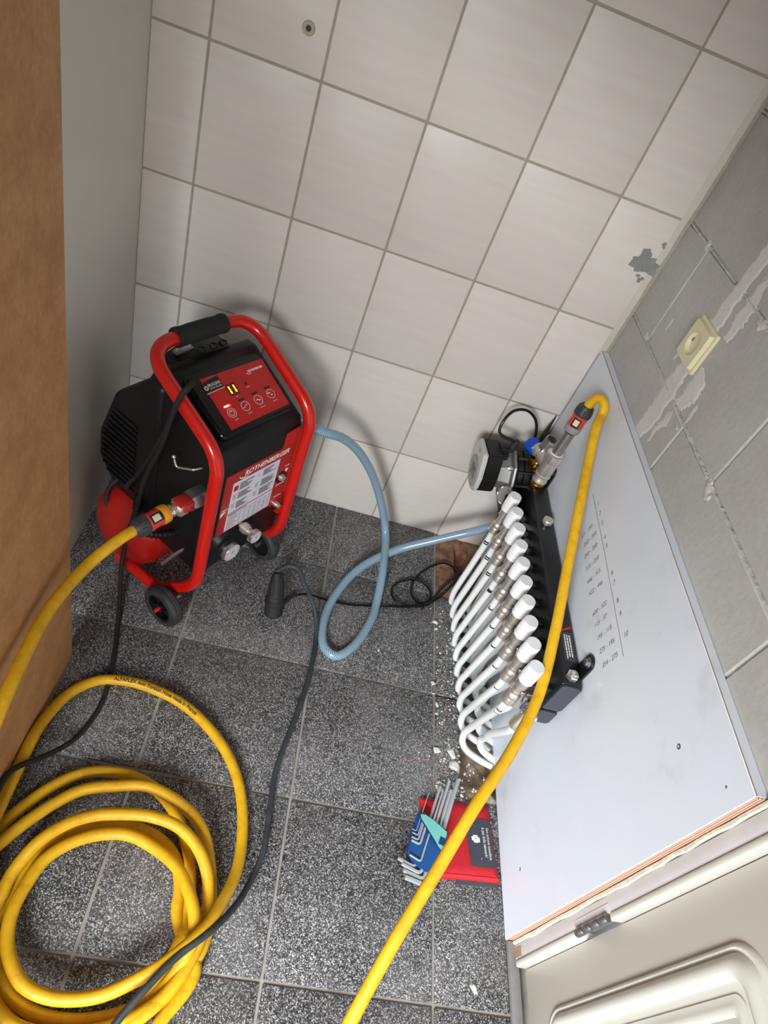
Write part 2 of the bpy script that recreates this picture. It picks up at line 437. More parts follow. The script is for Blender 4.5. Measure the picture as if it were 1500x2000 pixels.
# wall plug hole
b = new_bm(); lathe(b, (0.1606, -0.0022, 1.0635), (0, 1, 0), [(0.0045, 0.004), (0.0048, 0.0), (0.0105, 0.0), (0.0118, 0.003)], 20)
o = obj('wall_plug', b, 'plug_beige', wall_back)
b = new_bm(); cyl(b, (0.1606, -0.0004, 1.0635), (0.1606, 0.003, 1.0635), 0.0046); obj('plug_hole', b, 'print_black', wall_back)
# cement smear on the tile beside the block wall
b = new_bm()
sm = blob(44, 0.026, 0.024, 0.42, 11, 0.3)
prism(b, [(min(0.9465, 0.914 + x), 0.896 + z) for x, z in sm], lambda a, c: (a, -0.0013, c), lambda a, c: (a, 0.002, c))
tag(obj('cement_smear', b, 'cement', wall_back, smooth=False), 'dried grey cement smear')
for (cx, cz, rr, sd) in ((0.925, 0.862, 0.006, 2), (0.930, 0.94, 0.005, 5), (0.916, 0.868, 0.004, 8)):
    b = new_bm(); prism(b, [(cx + x, cz + z) for x, z in blob(16, rr, rr, 0.5, sd)], lambda a, c: (a, -0.001, c), lambda a, c: (a, 0.002, c)); obj('cement_smear', b, 'cement', wall_back, smooth=False)

# ---- left wall, ceiling, wall with the window behind the camera
bm = new_bm(); box(bm, (XL - 0.1, -1.02, -0.08), (XL, 0.003, 2.45)); box(bm, (-2.0, -1.02, -0.08), (XL - 0.1, -0.92, 2.45)); box(bm, (-2.1, YF, -0.08), (-2.0, -0.92, 2.45)); struct('wall_left', bm, 'plain_wall', smooth=False)
bm = new_bm(); box(bm, (-2.1, YF - 0.1, 2.45), (XR + 0.1, 0.12, 2.5)); struct('ceiling', bm, 'ceiling_white', smooth=False)
bm = new_bm()
wx0, wx1, wz0, wz1 = -1.5, 0.28, 0.02, 1.80  # unseen opening, its width and low lintel shaped to steer the daylight
box(bm, (-2.1, YF - 0.1, -0.08), (wx0, YF, 2.45)); box(bm, (wx1, YF - 0.1, -0.08), (XR + 0.1, YF, 2.45))
box(bm, (wx0, YF - 0.1, -0.08), (wx1, YF, wz0)); box(bm, (wx0, YF - 0.1, wz1), (wx1, YF, 2.45))
struct('wall_front', bm, 'plain_wall', smooth=False)
bm = new_bm()
for lo, hi in (((wx0, wz0), (wx1, wz0 + 0.05)), ((wx0, wz1 - 0.05), (wx1, wz1)), ((wx0, wz0 + 0.05), (wx0 + 0.05, wz1 - 0.05)), ((wx1 - 0.05, wz0 + 0.05), (wx1, wz1 - 0.05))):
    box(bm, (lo[0], YF - 0.08, lo[1]), (hi[0], YF - 0.03, hi[1]), bev=0.004)
struct('window_1', bm, 'cream_paint')

# ---- block wall on the right
bm = new_bm(); box(bm, (XR + 0.0035, -1.035, -0.08), (XR + 0.12, 0.01, 2.45)); box(bm, (XR + 0.0035, YF, -0.08), (XR + 0.12, -1.93, 2.45)); box(bm, (XR + 0.0035, -1.93, 2.06), (XR + 0.12, -1.035, 2.45))
wall_right = struct('wall_right', bm, 'mortar', smooth=False)
bcache = {}
def block(y0, y1, z0, z1):
    if y1 - y0 < 0.01: return
    key = (round(y1 - y0, 3), round(z1 - z0, 3))
    if key not in bcache:
        b = new_bm(); box(b, (0, 0, 0), (0.06, key[0], key[1]), bev=0.0025, seg=1); o = obj('block', b, 'block', wall_right); bcache[key] = o
    else:
        o = bcache[key].copy(); COL.objects.link(o)
    o.location = (XR + random.uniform(-0.0004, 0.0004), y0, z0)
for k in range(-3, 8):
    z0 = 0.791 + 0.2045 * (k - 1); z1 = z0 + 0.2045
    off = -0.41 if k % 2 == 0 else -0.112 - 0.45
    if k == 2: off = -0.335
    edges = sorted({0.008, *[off + 0.44 * q for q in range(-5, 6)]}, reverse=True)
    edges = [e for e in edges if e <= 0.008]
    for a, c in zip(edges, edges[1:]):
        if z0 < 2.06 and c < -1.035:
            if a > -1.035: c = -1.035
            elif a <= -1.93: pass
            else: continue
        if c < YF: c = YF
        if a <= c: continue
        if z1 > 2.45: continue
        block(c + 0.0022, a - 0.0022, z0 + 0.0022, z1 - 0.0022)
def strip(b, A, B, x0, x1, feather=False):
    ra = [b.verts.new((x1, y, z)) for y, z in A]; rb = [b.verts.new((x1, y, z)) for y, z in B]; k = 0.18 if feather else 0.25
    ia = [b.verts.new((x0, y * (1 - k) + p * k, z * (1 - k) + q * k)) for (y, z), (p, q) in zip(A, B)]; ib = [b.verts.new((x0, p * (1 - k) + y * k, q * (1 - k) + z * k)) for (y, z), (p, q) in zip(A, B)]
    for U_, W_ in ((ra, ia), (ia, ib), (ib, rb)):
        for q in range(len(A) - 1): b.faces.new((U_[q], U_[q + 1], W_[q + 1], W_[q]))
def fan(b, poly, yc, zc, x0, x1):
    c = b.verts.new((x0, yc, zc)); m = [b.verts.new((x0 * 0.75 + x1 * 0.25, yc + (y - yc) * 0.6, zc + (z - zc) * 0.6)) for y, z in poly]; o = [b.verts.new((x1, y, z)) for y, z in poly]; n = len(poly)
    for q in range(n):
        j = (q + 1) % n; b.faces.new((c, m[q], m[j])); b.faces.new((m[q], o[q], o[j], m[j]))
# squeezed-out mortar ridges along the bed joints
for (zc, ya, yb, sd, h) in ((0.792, 0.0, -0.30, 4, 0.0045), (0.791, -0.33, -0.86, 5, 0.0045), (0.996, 0.0, -0.27, 6, 0.0045), (0.996, -0.31, -0.45, 9, 0.005), (1.20, 0.0, -0.2, 12, 0.005)):
    rnd = random.Random(sd); n = int(abs(yb - ya) / 0.006); up = []; dn = []
    for q in range(n + 1):
        y = ya + (yb - ya) * q / n; w = h * (0.35 + 0.65 * rnd.random()) * (1.6 if rnd.random() > 0.92 else 1); up.append((y, zc + w * 0.7)); dn.append((y, zc - w))
    b = new_bm(); strip(b, up, dn, XR - 0.0016, XR + 0.004); obj('mortar_ridge', b, 'mortar', wall_right, smooth=False)
for (yc, zc, rr, sd) in ((-0.107, 0.797, 0.011, 1), (-0.564, 0.787, 0.014, 2), (-0.575, 0.777, 0.010, 4), (-0.111, 0.995, 0.012, 6), (-0.40, 0.99, 0.014, 7), (-0.395, 0.776, 0.006, 8)):
    b = new_bm(); fan(b, [(yc + p, zc + q) for p, q in blob(22, rr, rr * 0.8, 0.4, sd)], yc, zc, XR - 0.0030, XR + 0.0005); obj('mortar_lump', b, 'mortar', wall_right, smooth=False)
# plastered chase up to the socket and the smears beside it
def patch(poly, name='plaster_strip', t=0.0022, mat='plaster'):
    b = new_bm(); n = len(poly) // 2
    if name == 'plaster_smear' and len(poly) < 28: fan(b, poly, sum(p[0] for p in poly) / len(poly), sum(p[1] for p in poly) / len(poly), XR - 0.0009, XR - 0.0003)
    else: strip(b, poly[:n], poly[n:][::-1], XR - t * 0.45, XR + 0.001, True)
    return obj(name, b, mat, wall_right, smooth=False)
def rough_strip(zs, yl, yr, sd, jit=0.004):
    rnd = random.Random(sd); L, R_ = [], []
    for k in range(len(zs) - 1):
        for q in range(10):
            t = q / 10; z = zs[k] * (1 - t) + zs[k + 1] * t
            L.append((yl[k] * (1 - t) + yl[k + 1] * t + rnd.uniform(-jit, jit), z)); R_.append((yr[k] * (1 - t) + yr[k + 1] * t + rnd.uniform(-jit, jit), z))
    return L + R_[::-1]
patch(rough_strip([0.69, 0.74, 0.80, 0.85], [-0.275, -0.272, -0.268, -0.272], [-0.325, -0.338, -0.33, -0.318], 21))
patch(rough_strip([0.925, 1.0, 1.08, 1.25, 1.5], [-0.268, -0.272, -0.270, -0.275, -0.275], [-0.318, -0.310, -0.322, -0.325, -0.325], 22))
patch(rough_strip([0.795, 0.83, 0.86, 0.875], [-0.335, -0.335, -0.335, -0.34], [-0.372, -0.395, -0.385, -0.345], 23, 0.005), 'plaster_smear', 0.0016)
patch(rough_strip([0.93, 0.98, 1.06, 1.15], [-0.335, -0.325, -0.33, -0.33], [-0.365, -0.37, -0.352, -0.345], 24, 0.006), 'plaster_smear', 0.0012)
for (yc, zc, a, c, sd) in ((-0.405, 0.815, 0.006, 0.02, 31), (-0.345, 0.725, 0.006, 0.022, 32), (-0.25, 0.84, 0.006, 0.012, 33), (-0.352, 0.757, 0.012, 0.022, 35), (-0.16, 0.855, 0.004, 0.016, 36)):
    patch([(yc + p, zc + q) for p, q in blob(24, a, c, 0.4, sd)], 'plaster_smear', 0.0012)

# ---- floor: base, granite-look tiles, the open channel along the board
bm = new_bm(); box(bm, (-2.1, YF - 0.1, -0.16), (0.7965, 0.12, -0.0035)); box(bm, (0.7965, YF - 0.1, -0.16), (XR + 0.2, -0.775, -0.0035))
floor = struct('floor', bm, 'grout_floor', smooth=False)
fcache = {}
def floor_tile(x0, x1, y0, y1):
    key = (round(x1 - x0, 3), round(y1 - y0, 3))
    if key not in fcache:
        b = new_bm(); box(b, (0, 0, -0.009), (key[0], key[1], 0), bev=0.0012, seg=2); o = obj('tile', b, 'floor_tile', floor); fcache[key] = o
    else:
        o = fcache[key].copy(); COL.objects.link(o)
    o.location = (x0, y0, random.uniform(-0.0003, 0.0003))
fx = [-0.3985, -0.1006, 0.1973, 0.4952, 0.7931, 0.9365]; fy = [-0.001, -0.236, -0.5348, -0.8336, -1.1324, -1.4312, -1.73, -2.03, -2.33, -2.63]
gf = 0.0027
for i in range(5):
    for j in range(9):
        if i == 0 and j < 4: continue
        x0, x1 = fx[i] + gf, fx[i + 1] - (gf if i < 4 else 0); y1, y0 = fy[j] - (gf if j else 0), fy[j + 1] + gf
        if i == 4:
            if j == 0: continue
            if j == 1: x1 = 0.853
            if j == 2:
                floor_tile(x0, 0.853, -0.765, y1); floor_tile(x0, x1, y0, -0.7662); continue
        floor_tile(x0, x1, y0, y1)
# raw screed in the channel
bm = new_bm(); nx, ny = 44, 150; X0, X1, Y0, Y1 = 0.795, XR + 0.003, 0.002, -0.785; grid = []
from mathutils import noise
for i in range(nx + 1):
    row = []
    for j in range(ny + 1):
        x = X0 + (X1 - X0) * i / nx; y = Y0 + (Y1 - Y0) * j / ny
        nz = noise.fractal(Vector((x * 18, y * 18, 3.1)), 1.0, 2.0, 4); nf = noise.fractal(Vector((x * 70, y * 70, 9.2)), 1.0, 2.0, 3)
        top = -0.0065 + nz * 0.002 + nf * 0.0008
        deep = -0.050 + nz * 0.012 + nf * 0.004
        edge = 0.8545 + 0.002 * nf
        t = 0.0 if (x < edge) else min(1.0, (x - edge) / 0.004)
        if y > -0.10: t *= max(0.0, min(1.0, (-y - 0.02) / 0.08))
        if y < -0.66:
            q = max(0.0, min(1.0, (-0.66 - y + nz * 0.02) / 0.09)); t *= (1 - q * q)
            if y < -0.70: top = -0.004 + max(0.0, nz) * 0.010 * q
        row.append(bm.verts.new((x, y, min(top * (1 - t) + deep * t, -0.001 if (x < 0.853 or y < -0.767) else 1))))
    grid.append(row)
for i in range(nx):
    for j in range(ny): bm.faces.new((grid[i][j], grid[i + 1][j], grid[i + 1][j + 1], grid[i][j + 1]))
sc = obj('screed_channel', bm, 'raw_screed', floor)
# plaster crumbs and dust flakes on the tiles (nobody could count them)
bm = new_bm(); rnd = random.Random(5)
def crumb(x, y, r, h=0.5):
    pr_ = blob(7, r, r * rnd.uniform(0.6, 1.0), 0.35, rnd.random(), rnd.uniform(0, 3)); prism(bm, pr_, lambda a, c: (x + a, y + c, 0.0), lambda a, c: (x + a * 0.6, y + c * 0.6, r * h))
for k in range(190):
    y = rnd.uniform(-0.78, -0.25); crumb(0.853 - abs(rnd.gauss(0, 0.035)), y, rnd.uniform(0.0008, 0.003))
for k in range(120): crumb(rnd.uniform(0.80, 0.925), rnd.gauss(-0.75, 0.03), rnd.uniform(0.001, 0.004))
for x, y, r in ((0.835, -0.672, 0.012), (0.800, -0.672, 0.009), (0.842, -0.70, 0.013), (0.795, -0.324, 0.008), (0.798, -0.345, 0.005), (0.65, -0.45, 0.004), (0.79, -0.505, 0.006), (0.80, -0.56, 0.006), (0.87, -1.10, 0.008)): crumb(x, y, r, 0.35)
tag(obj('plaster_crumbs', bm, 'chip_white', floor), kind='stuff')
bm = new_bm(); rnd = random.Random(9)
for k in range(60): crumb(rnd.uniform(0.77, 0.85), rnd.uniform(-0.80, -0.28), rnd.uniform(0.0006, 0.002), 0.4)
for k in range(40): crumb(0.60 + 0.30 * k / 40 + rnd.gauss(0, 0.004), -0.69 - 0.03 * k / 40 + rnd.gauss(0, 0.004), rnd.uniform(0.0005, 0.0014), 0.3) if k > 14 else None
tag(obj('brick_dust', bm, 'red_chalk', floor), kind='stuff')

# ---- white laminated board fixed along the right wall
wb = thing('wall_board', 'white laminated plywood board with pencilled numbers fixed below the grey block wall', 'board', (XB, -0.5, 0.0))
bm = new_bm(); box(bm, (XB, -1.0165, 0.001), (XR - 0.0008, -0.0012, 0.6895), bev=0.0006, seg=1); obj('panel', bm, 'white_board', wb, world=True)
bm = new_bm(); box(bm, (XB + 0.0014, -1.0178, 0.001), (XR - 0.001, -1.0160, 0.689)); obj('cut_edge', bm, 'ply_edge', wb, world=True)
for q in range(3):
    bm = new_bm(); box(bm, (XB + 0.0035 + q * 0.0048, -1.0182, 0.001), (XB + 0.0047 + q * 0.0048, -1.0160, 0.689)); obj('veneer_line', bm, 'ply_dark', wb, world=True)
bm = new_bm(); box(bm, (XB + 0.0008, -1.016, 0.6888), (XB + 0.0020, -0.003, 0.6902)); obj('veneer_line', bm, 'brown_wood', wb, world=True)
for y, z, r in ((-0.907, 0.587, 0.0042), (-0.919, 0.084, 0.0032), (-0.989, 0.649, 0.0020)):
    bm = new_bm(); lathe(bm, (XB + 0.001, y, z), (-1, 0, 0), [(0, -0.001), (r, 0), (r, 0.0012), (r * 0.5, 0.0018), (r * 0.4, 0.0008), (0, 0.0008)], 12); obj('screw', bm, 'zinc', wb, world=True)
# pencilled table: lines read upwards, rows stepping along the board
def on_board(name, body, y, z, size, ln):
    b = text_bm(body, size, shear=0.25, align='LEFT'); b.transform(frame_mat((XB - 0.0004, y, z), (0, -0.10, 1), (0, 1, 0.0))); 
    rr = random.Random(body); 
    return obj(name, b, 'pencil', wb, world=True, smooth=False)
bm = new_bm(); tube(bm, [(XB - 0.0001, -0.335, 0.542), (XB - 0.0001, -0.5, 0.533), (XB - 0.0001, -0.715, 0.517)], 0.00045, 5); obj('pencil_line', bm, 'pencil', wb, world=True)
for body, y in (('1', -0.372), ('2', -0.398), ('3', -0.425), ('4', -0.462), ('5', -0.484), ('6', -0.548), ('7', -0.571), ('8', -0.610), ('9', -0.639), ('10', -0.682)):
    on_board('pencil_digits', body, y, 0.546 - (abs(y) - 0.37) * 0.055, 0.0135, 0)
for body, y, z in (('57 - 150', -0.400, 0.475), ('202 - 202', -0.425, 0.476), ('250 - 202', -0.452, 0.470), ('315 - 250', -0.482, 0.466), ('446 - 315', -0.512, 0.462), ('522 - 446', -0.540, 0.460), ('600 - 522', -0.587, 0.458), ('115 - 57', -0.612, 0.456), ('195 - 115', -0.640, 0.456), ('275 - 195', -0.668, 0.455), ('354 - 275', -0.697, 0.455)):
    on_board('pencil_digits', body, y, z, 0.0125, 0)

# ---- wall socket
so = thing('wall_socket', 'square cream wall socket with round recess on the grey block wall', 'socket', (XR, -0.295, 0.887))
bm = new_bm(); prism(bm, rrect(-0.335, -0.255, 0.847, 0.927, 0.004), lambda a, c: (XR - 0.0005, a, c), lambda a, c: (XR - 0.007, a, c)); obj('cover_plate', bm, 'socket_cream', so, world=True)
bm = new_bm()
hole = [(-0.295 + 0.0215 * math.cos(2 * PI * k / 32), 0.887 + 0.0215 * math.sin(2 * PI * k / 32)) for k in range(32)]
outer = [(-0.295 + 0.034 * max(-1, min(1, 1.35 * math.cos(2 * PI * k / 32))), 0.887 + 0.034 * max(-1, min(1, 1.35 * math.sin(2 * PI * k / 32)))) for k in range(32)]
def ring(x, pts): return [bm.verts.new((x, a, c)) for a, c in pts]
R0 = ring(XR - 0.0068, [(-0.295 + (a + 0.295) * 1.04, 0.887 + (c - 0.887) * 1.04) for a, c in outer]); R1 = ring(XR - 0.0150, outer); R2 = ring(XR - 0.0150, hole); R3 = ring(XR - 0.0008, [(-0.295 + (a + 0.295) * 0.93, 0.887 + (c - 0.887) * 0.93) for a, c in hole])
for A, B in ((R0, R1), (R1, R2), (R2, R3)):
    for k in range(32): bm.faces.new((A[k], A[(k + 1) % 32], B[(k + 1) % 32], B[k]))
bm.faces.new(R3); fr = obj('face_plate', bm, 'socket_cream', so, world=True)
for s in (-1, 1):
    bm = new_bm(); cyl(bm, (XR - 0.0014, -0.295, 0.887 + s * 0.0095), (XR - 0.0009, -0.295, 0.887 + s * 0.0095), 0.0026, n=12); obj('pin_hole', bm, 'print_black', so, world=True)
    bm = new_bm(); box(bm, (XR - 0.009, -0.295 + s * 0.0175 - 0.0018, 0.8835), (XR - 0.001, -0.295 + s * 0.0175 + 0.0018, 0.8905)); obj('earth_clip', bm, 'zinc', so, world=True)

# ---- brown fibreboard panel standing on the left
mp = new_bm(); box(mp, (-0.0150, -1.75, 0.0), (0.0030, -0.6295, 1.22), bev=0.0008, seg=1)  # out-of-view length added to shade the coil floor; low top lets light over
pan = tag(obj('fibreboard_panel', mp, 'fibreboard'), 'tall brown fibreboard panel standing on edge at the left', 'panel')
# ---- door, frame, hinge
XD = 0.9600
bm = new_bm(); rnd = random.Random(17); up = []; dn = []
for k in range(70):
    z = 0.004 + k * 0.0295; up.append((-1.0180, z)); dn.append((-1.0262 + rnd.uniform(-0.0022, 0.0022) - 0.003 * max(0, math.sin(k * 0.55)), z))
strip(bm, up, dn, XR - 0.0075, XR + 0.004)
struct('trim_2', bm, 'foam', smooth=False)
bm = new_bm(); box(bm, (XR - 0.004, -1.0490, 0.004), (XR + 0.10, -1.0262, 2.06), bev=0.001); box(bm, (XR - 0.004, -1.93, 2.03), (XR + 0.10, -1.0495, 2.06), bev=0.001); box(bm, (XR - 0.004, -1.93, 0.004), (XR + 0.10, -1.905, 2.03), bev=0.001)
trim1 = struct('trim_1', bm, 'frame_paint')
bm = new_bm(); box(bm, (XR - 0.0046, -1.0465, 0.006), (XR - 0.0036, -1.0300, 0.034)); tag(obj('bare_wood_patch', bm, 'brown_wood', trim1), 'bare brown patch of wood where paint is missing')
bm2 = new_bm()
for z0, z1 in ((0.012, 0.232), (0.332, 2.03)): box(bm2, (XR - 0.0072, -1.0620, z0), (XR + 0.03, -1.0495, z1), bev=0.0045, seg=3)
obj('rebate_edge', bm2, 'cream_paint', trim1)
door = struct('door_1', (lambda b: box(b, (XD + 0.0045, -1.9045, 0.014), (XD + 0.038, -1.0630, 2.028), bev=0.003))(new_bm()), 'door_paint')
def moulding(y0, y1, z0, z1, name='panel_moulding'):
    base = rrect(y0, y1, z0, z1, 0.042, 7); b = new_bm()
    cyv, czv = (y0 + y1) / 2, (z0 + z1) / 2
    prof = [(0.0, 0.0002), (0.002, 0.0050), (0.0055, 0.0058), (0.0075, 0.0030), (0.010, 0.0028), (0.013, 0.0090), (0.019, 0.0135), (0.026, 0.0140), (0.032, 0.0115), (0.035, 0.0050), (0.0355, 0.0006), (0.047, 0.0006), (0.0475, 0.0025), (0.056, 0.0030), (0.057, 0.0035), (0.066, 0.0030), (0.068, 0.0004)]
    n = len(base); rings = []
    for w, h in prof:
        ringv = []
        ins = rrect(y0 + w, y1 - w, z0 + w, z1 - w, max(0.004, 0.042 - w * 0.55), 7)
        for a, c in ins: ringv.append(b.verts.new((XD + 0.0045 - h, a, c)))
        rings.append(ringv)
    for A, B in zip(rings, rings[1:]):
        for k in range(n): b.faces.new((A[k], A[(k + 1) % n], B[(k + 1) % n], B[k]))
    return obj(name, b, 'cream_paint', door, angle=60)
moulding(-1.845, -1.133, 0.085, 0.598); moulding(-1.845, -1.133, 0.72, 1.90)
hg = thing('door_hinge', 'small worn metal knuckle hinge on the door frame below the white board', 'hinge', (XR - 0.004, -1.056, 0.236))
for k in range(4):
    bm = new_bm(); z0 = 0.236 + k * 0.0232; lathe(bm, (XR - 0.0065, -1.0560, z0), (0, 0, 1), [(0, 0), (0.0056, 0), (0.0068, 0.0018), (0.0068, 0.0200), (0.0056, 0.0218), (0, 0.0218)], 14); obj('knuckle', bm, 'zinc', hg, world=True)
bm = new_bm(); box(bm, (XR - 0.0052, -1.0490, 0.234), (XR - 0.0042, -1.037, 0.331)); obj('hinge_leaf', bm, 'frame_paint', hg, world=True)
bm = new_bm(); box(bm, (0.938, -1.95, -0.003), (0.9575, -1.019, 0.010), bev=0.003); struct('trim_3', bm, 'cement')

# ================================================================== FLUSHING COMPRESSOR
MO = (0.265, -0.372, 0.0)
mc = thing('flushing_compressor', 'red and black flushing compressor with tubular frame and wheels in the tiled corner', 'compressor', MO, math.radians(56))
def L(u, s, z): return Vector((u, -s, z))
def SL(u, t, off=0.0): return Vector((u, t * 0.8908, 0.487 + t * 0.4543)) + Vector((0, -0.4543, 0.8908)) * off
# tubular frame in one bent tube
half = [L(-0.150, -0.205, 0.033), L(-0.142, -0.085, 0.030), L(-0.127, 0.012, 0.125), L(-0.126, 0.010, 0.494), L(-0.126, -0.197, 0.596), L(0, -0.200, 0.600)]
full = half[:-1] + [Vector((-p.x, p.y, p.z)) for p in half[:-1][::-1]]
pth = fillet(full, [0.06, 0.11, 0.075, 0.062, 0.062, 0.075, 0.11, 0.06], 9)
bm = new_bm(); tube(bm, dens(pth, 0.03), 0.0132, 18); frame = obj('frame', bm, 'red_paint', mc)
for s_ in (-0.195,):
    bm = new_bm(); tube(bm, [L(-0.149, s_, 0.033), L(0.149, s_, 0.033)], 0.010, 12); obj('cross_tube', bm, 'red_paint', mc)
for ua, ub in ((-0.165, -0.130), (0.110, 0.130)):
    bm = new_bm(); tube(bm, [L(ua, -0.028, 0.050), L(ub, -0.028, 0.050)], 0.006, 10); obj('axle_stub', bm, 'zinc', mc)
# foam grip
bm = new_bm(); a, b_ = L(-0.062, -0.1972, 0.5965), L(0.056, -0.1972, 0.5965)
lathe(bm, a, b_ - a, [(0.0135, 0), (0.0188, 0.0005), (0.0192, 0.008), (0.0180, 0.009), (0.0180, 0.030), (0.0186, 0.031), (0.0186, 0.086), (0.0180, 0.087), (0.0180, 0.109), (0.0192, 0.110), (0.0188, 0.1175), (0.0135, 0.118)], 22); obj('grip', bm, 'grip_foam', mc)
# wheels
for sg in (-1, 1):
    bm = new_bm(); c0 = L(-0.158 if sg < 0 else 0.117, -0.028, 0.0502); KW = 0.0502 / 0.0602
    lathe(bm, c0, (sg, 0, 0), [(r_ * KW, h_ * 0.86) for r_, h_ in [(0.040, 0.000), (0.054, 0.000), (0.0585, 0.004), (0.0602, 0.009), (0.0592, 0.010), (0.0602, 0.012), (0.0602, 0.016), (0.0592, 0.0175), (0.0602, 0.019), (0.0598, 0.025), (0.0560, 0.031), (0.050, 0.033), (0.042, 0.033), (0.040, 0.028), (0.040, 0.0)]], 40)
    w = obj('wheel', bm, 'rubber_worn', mc)
    bm = new_bm(); lathe(bm, c0, (sg, 0, 0), [(r_ * KW, h_ * 0.86) for r_, h_ in [(0, 0.004), (0.0405, 0.004), (0.0405, 0.030), (0.036, 0.030), (0.034, 0.012), (0.013, 0.010), (0.012, 0.030), (0, 0.030)]], 32)
    hub = obj('hub', bm, 'black_plastic', w)
    for k in range(6):
        bm = new_bm(); an = 2 * PI * k / 6; box(bm, (0.010, -0.0020, 0.005), (0.031, 0.0020, 0.020), bev=0.001)
        bm.transform(Matrix.Translation(c0) @ Matrix.Rotation(PI / 2 * sg, 4, 'Y') @ Matrix.Rotation(an, 4, 'Z')); obj('spoke', bm, 'black_plastic', w)
    bm = new_bm(); lathe(bm, c0, (sg, 0, 0), [(r_ * KW, h_ * 0.86) for r_, h_ in [(0, 0.02), (0.0052, 0.02), (0.0052, 0.041), (0.0035, 0.044), (0, 0.044)]], 14); obj('axle_cap', bm, 'red_paint', w)
# tank lying across the back
bm = new_bm(); prof = [(0, 0.0), (0.036, 0.003), (0.066, 0.012), (0.086, 0.027), (0.0955, 0.045), (0.0975, 0.052), (0.0980, 0.058), (0.0980, 0.236), (0.0955, 0.250), (0.086, 0.268), (0.066, 0.284), (0.036, 0.292), (0, 0.296)]
lathe(bm, L(-0.166, -0.216, 0.104), (1, 0, 0), prof, 44); tank = obj('tank', bm, 'tank_red', mc)
for u in (-0.111, 0.074):
    bm = new_bm(); lathe(bm, L(u, -0.216, 0.104), (1, 0, 0), [(0.0975, -0.003), (0.0990, -0.001), (0.0990, 0.001), (0.0975, 0.003)], 44); obj('weld_seam', bm, 'tank_red', tank)
# black housing behind the labels
prof = [(0.0012, 0.137), (0.0012, 0.448), (0.010, 0.476), (0.160, 0.553), (0.185, 0.553), (0.200, 0.52), (0.200, 0.20), (0.125, 0.137)]
bm = new_bm(); t = new_bm(); prism(t, prof, lambda y, z: (-0.1140, y, z), lambda y, z: (0.1200, y, z)); bmesh.ops.bevel(t, geom=t.edges[:], offset=0.006, segments=3, affect='EDGES', profile=0.5); merge(bm, t)
housing = obj('housing', bm, 'black_plastic', mc)
# motor cover
prof = [(0.150, 0.535), (0.195, 0.528), (0.282, 0.438), (0.325, 0.315), (0.325, 0.245), (0.272, 0.188), (0.150, 0.178)]
bm = new_bm(); t = new_bm(); prism(t, prof, lambda y, z: (-0.122, y, z), lambda y, z: (0.105, y, z)); bmesh.ops.bevel(t, geom=t.edges[:], offset=0.014, segments=4, affect='EDGES', profile=0.5); merge(bm, t)
cover = obj('motor_cover', bm, 'black_plastic', mc)
for k in range(13):
    z = 0.225 + k * 0.0145; yb = 0.308 - max(0, z - 0.315) * 0.36 - max(0, 0.245 - z) * 0.9
    bm = new_bm(); box(bm, (-0.1265, 0.205, z), (-0.118, yb, z + 0.0062), bev=0.002); obj('louvre', bm, 'black_gloss', cover)
# top bracket with catch
bm = new_bm(); t = new_bm(); prism(t, [(-0.065, 0.52), (-0.058, 0.545), (-0.02, 0.558), (0.062, 0.556), (0.078, 0.545), (0.085, 0.52)], lambda u, z: (u, 0.172, z), lambda u, z: (u, 0.228, z)); bmesh.ops.bevel(t, geom=t.edges[:], offset=0.005, segments=2, affect='EDGES'); merge(bm, t); br = obj('top_bracket', bm, 'black_plastic', mc)
bm = new_bm(); tube(bm, fillet([(-0.046, 0.205, 0.552), (-0.046, 0.205, 0.574), (-0.018, 0.205, 0.578), (-0.016, 0.205, 0.555)], 0.006, 5), 0.0030, 10); obj('catch', bm, 'nickel', br)
bm = new_bm(); box(bm, (-0.052, 0.198, 0.553), (-0.010, 0.212, 0.560), bev=0.002); obj('catch_plate', bm, 'zinc', br)
for u in (0.0, 0.03, 0.055):
    bm = new_bm(); lathe(bm, (u, 0.190, 0.5572), (0, 0, 1), [(0, 0.0), (0.006, 0.0), (0.008, 0.0018), (0.0086, 0.0)], 14); obj('recess_ring', bm, 'black_gloss', br)
# control console on the slope
bm = new_bm(); t = new_bm(); prism(t, rrect(-0.089, 0.103, 0.022, 0.155, 0.012, 4), lambda u, q: SL(u, q, -0.016), lambda u, q: SL(u, q, -0.0005)); bmesh.ops.bevel(t, geom=[e for e in t.edges if all((v.co - SL(v.co.x, 0, -0.0005)).dot(Vector((0, -0.4543, 0.8908))) > -0.001 for v in e.verts)], offset=0.006, segments=3, affect='EDGES'); merge(bm, t)
con = obj('control_console', bm, 'black_gloss', mc)
bm = new_bm(); prism(bm, [(-0.062, 0.0335), (0.094, 0.0335), (0.0965, 0.1375), (-0.0605, 0.1415)], lambda u, q: SL(u, q, -0.0012), lambda u, q: SL(u, q, 0.0004)); face = obj('control_panel', bm, 'label_red', con)
EX, EY = Vector((1, 0, 0)), Vector((0, 0.8908, 0.4543))
def slope_poly(name, poly, mat, o0=0.0002, o1=0.0008, par=None):
    b = new_bm(); prism(b, poly, lambda u, q: SL(u, q, o0), lambda u, q: SL(u, q, o1)); return obj(name, b, mat, par or con, smooth=False)
def slope_text(body, u, q, size, mat, **kw): return text('lettering', body, size, mat, con, SL(u, q, 0.0009), EX, EY, **kw)
def ringpoly(cx, cy, r, n=24): return [(cx + r * math.cos(2 * PI * k / n), cy + r * math.sin(2 * PI * k / n)) for k in range(n)]
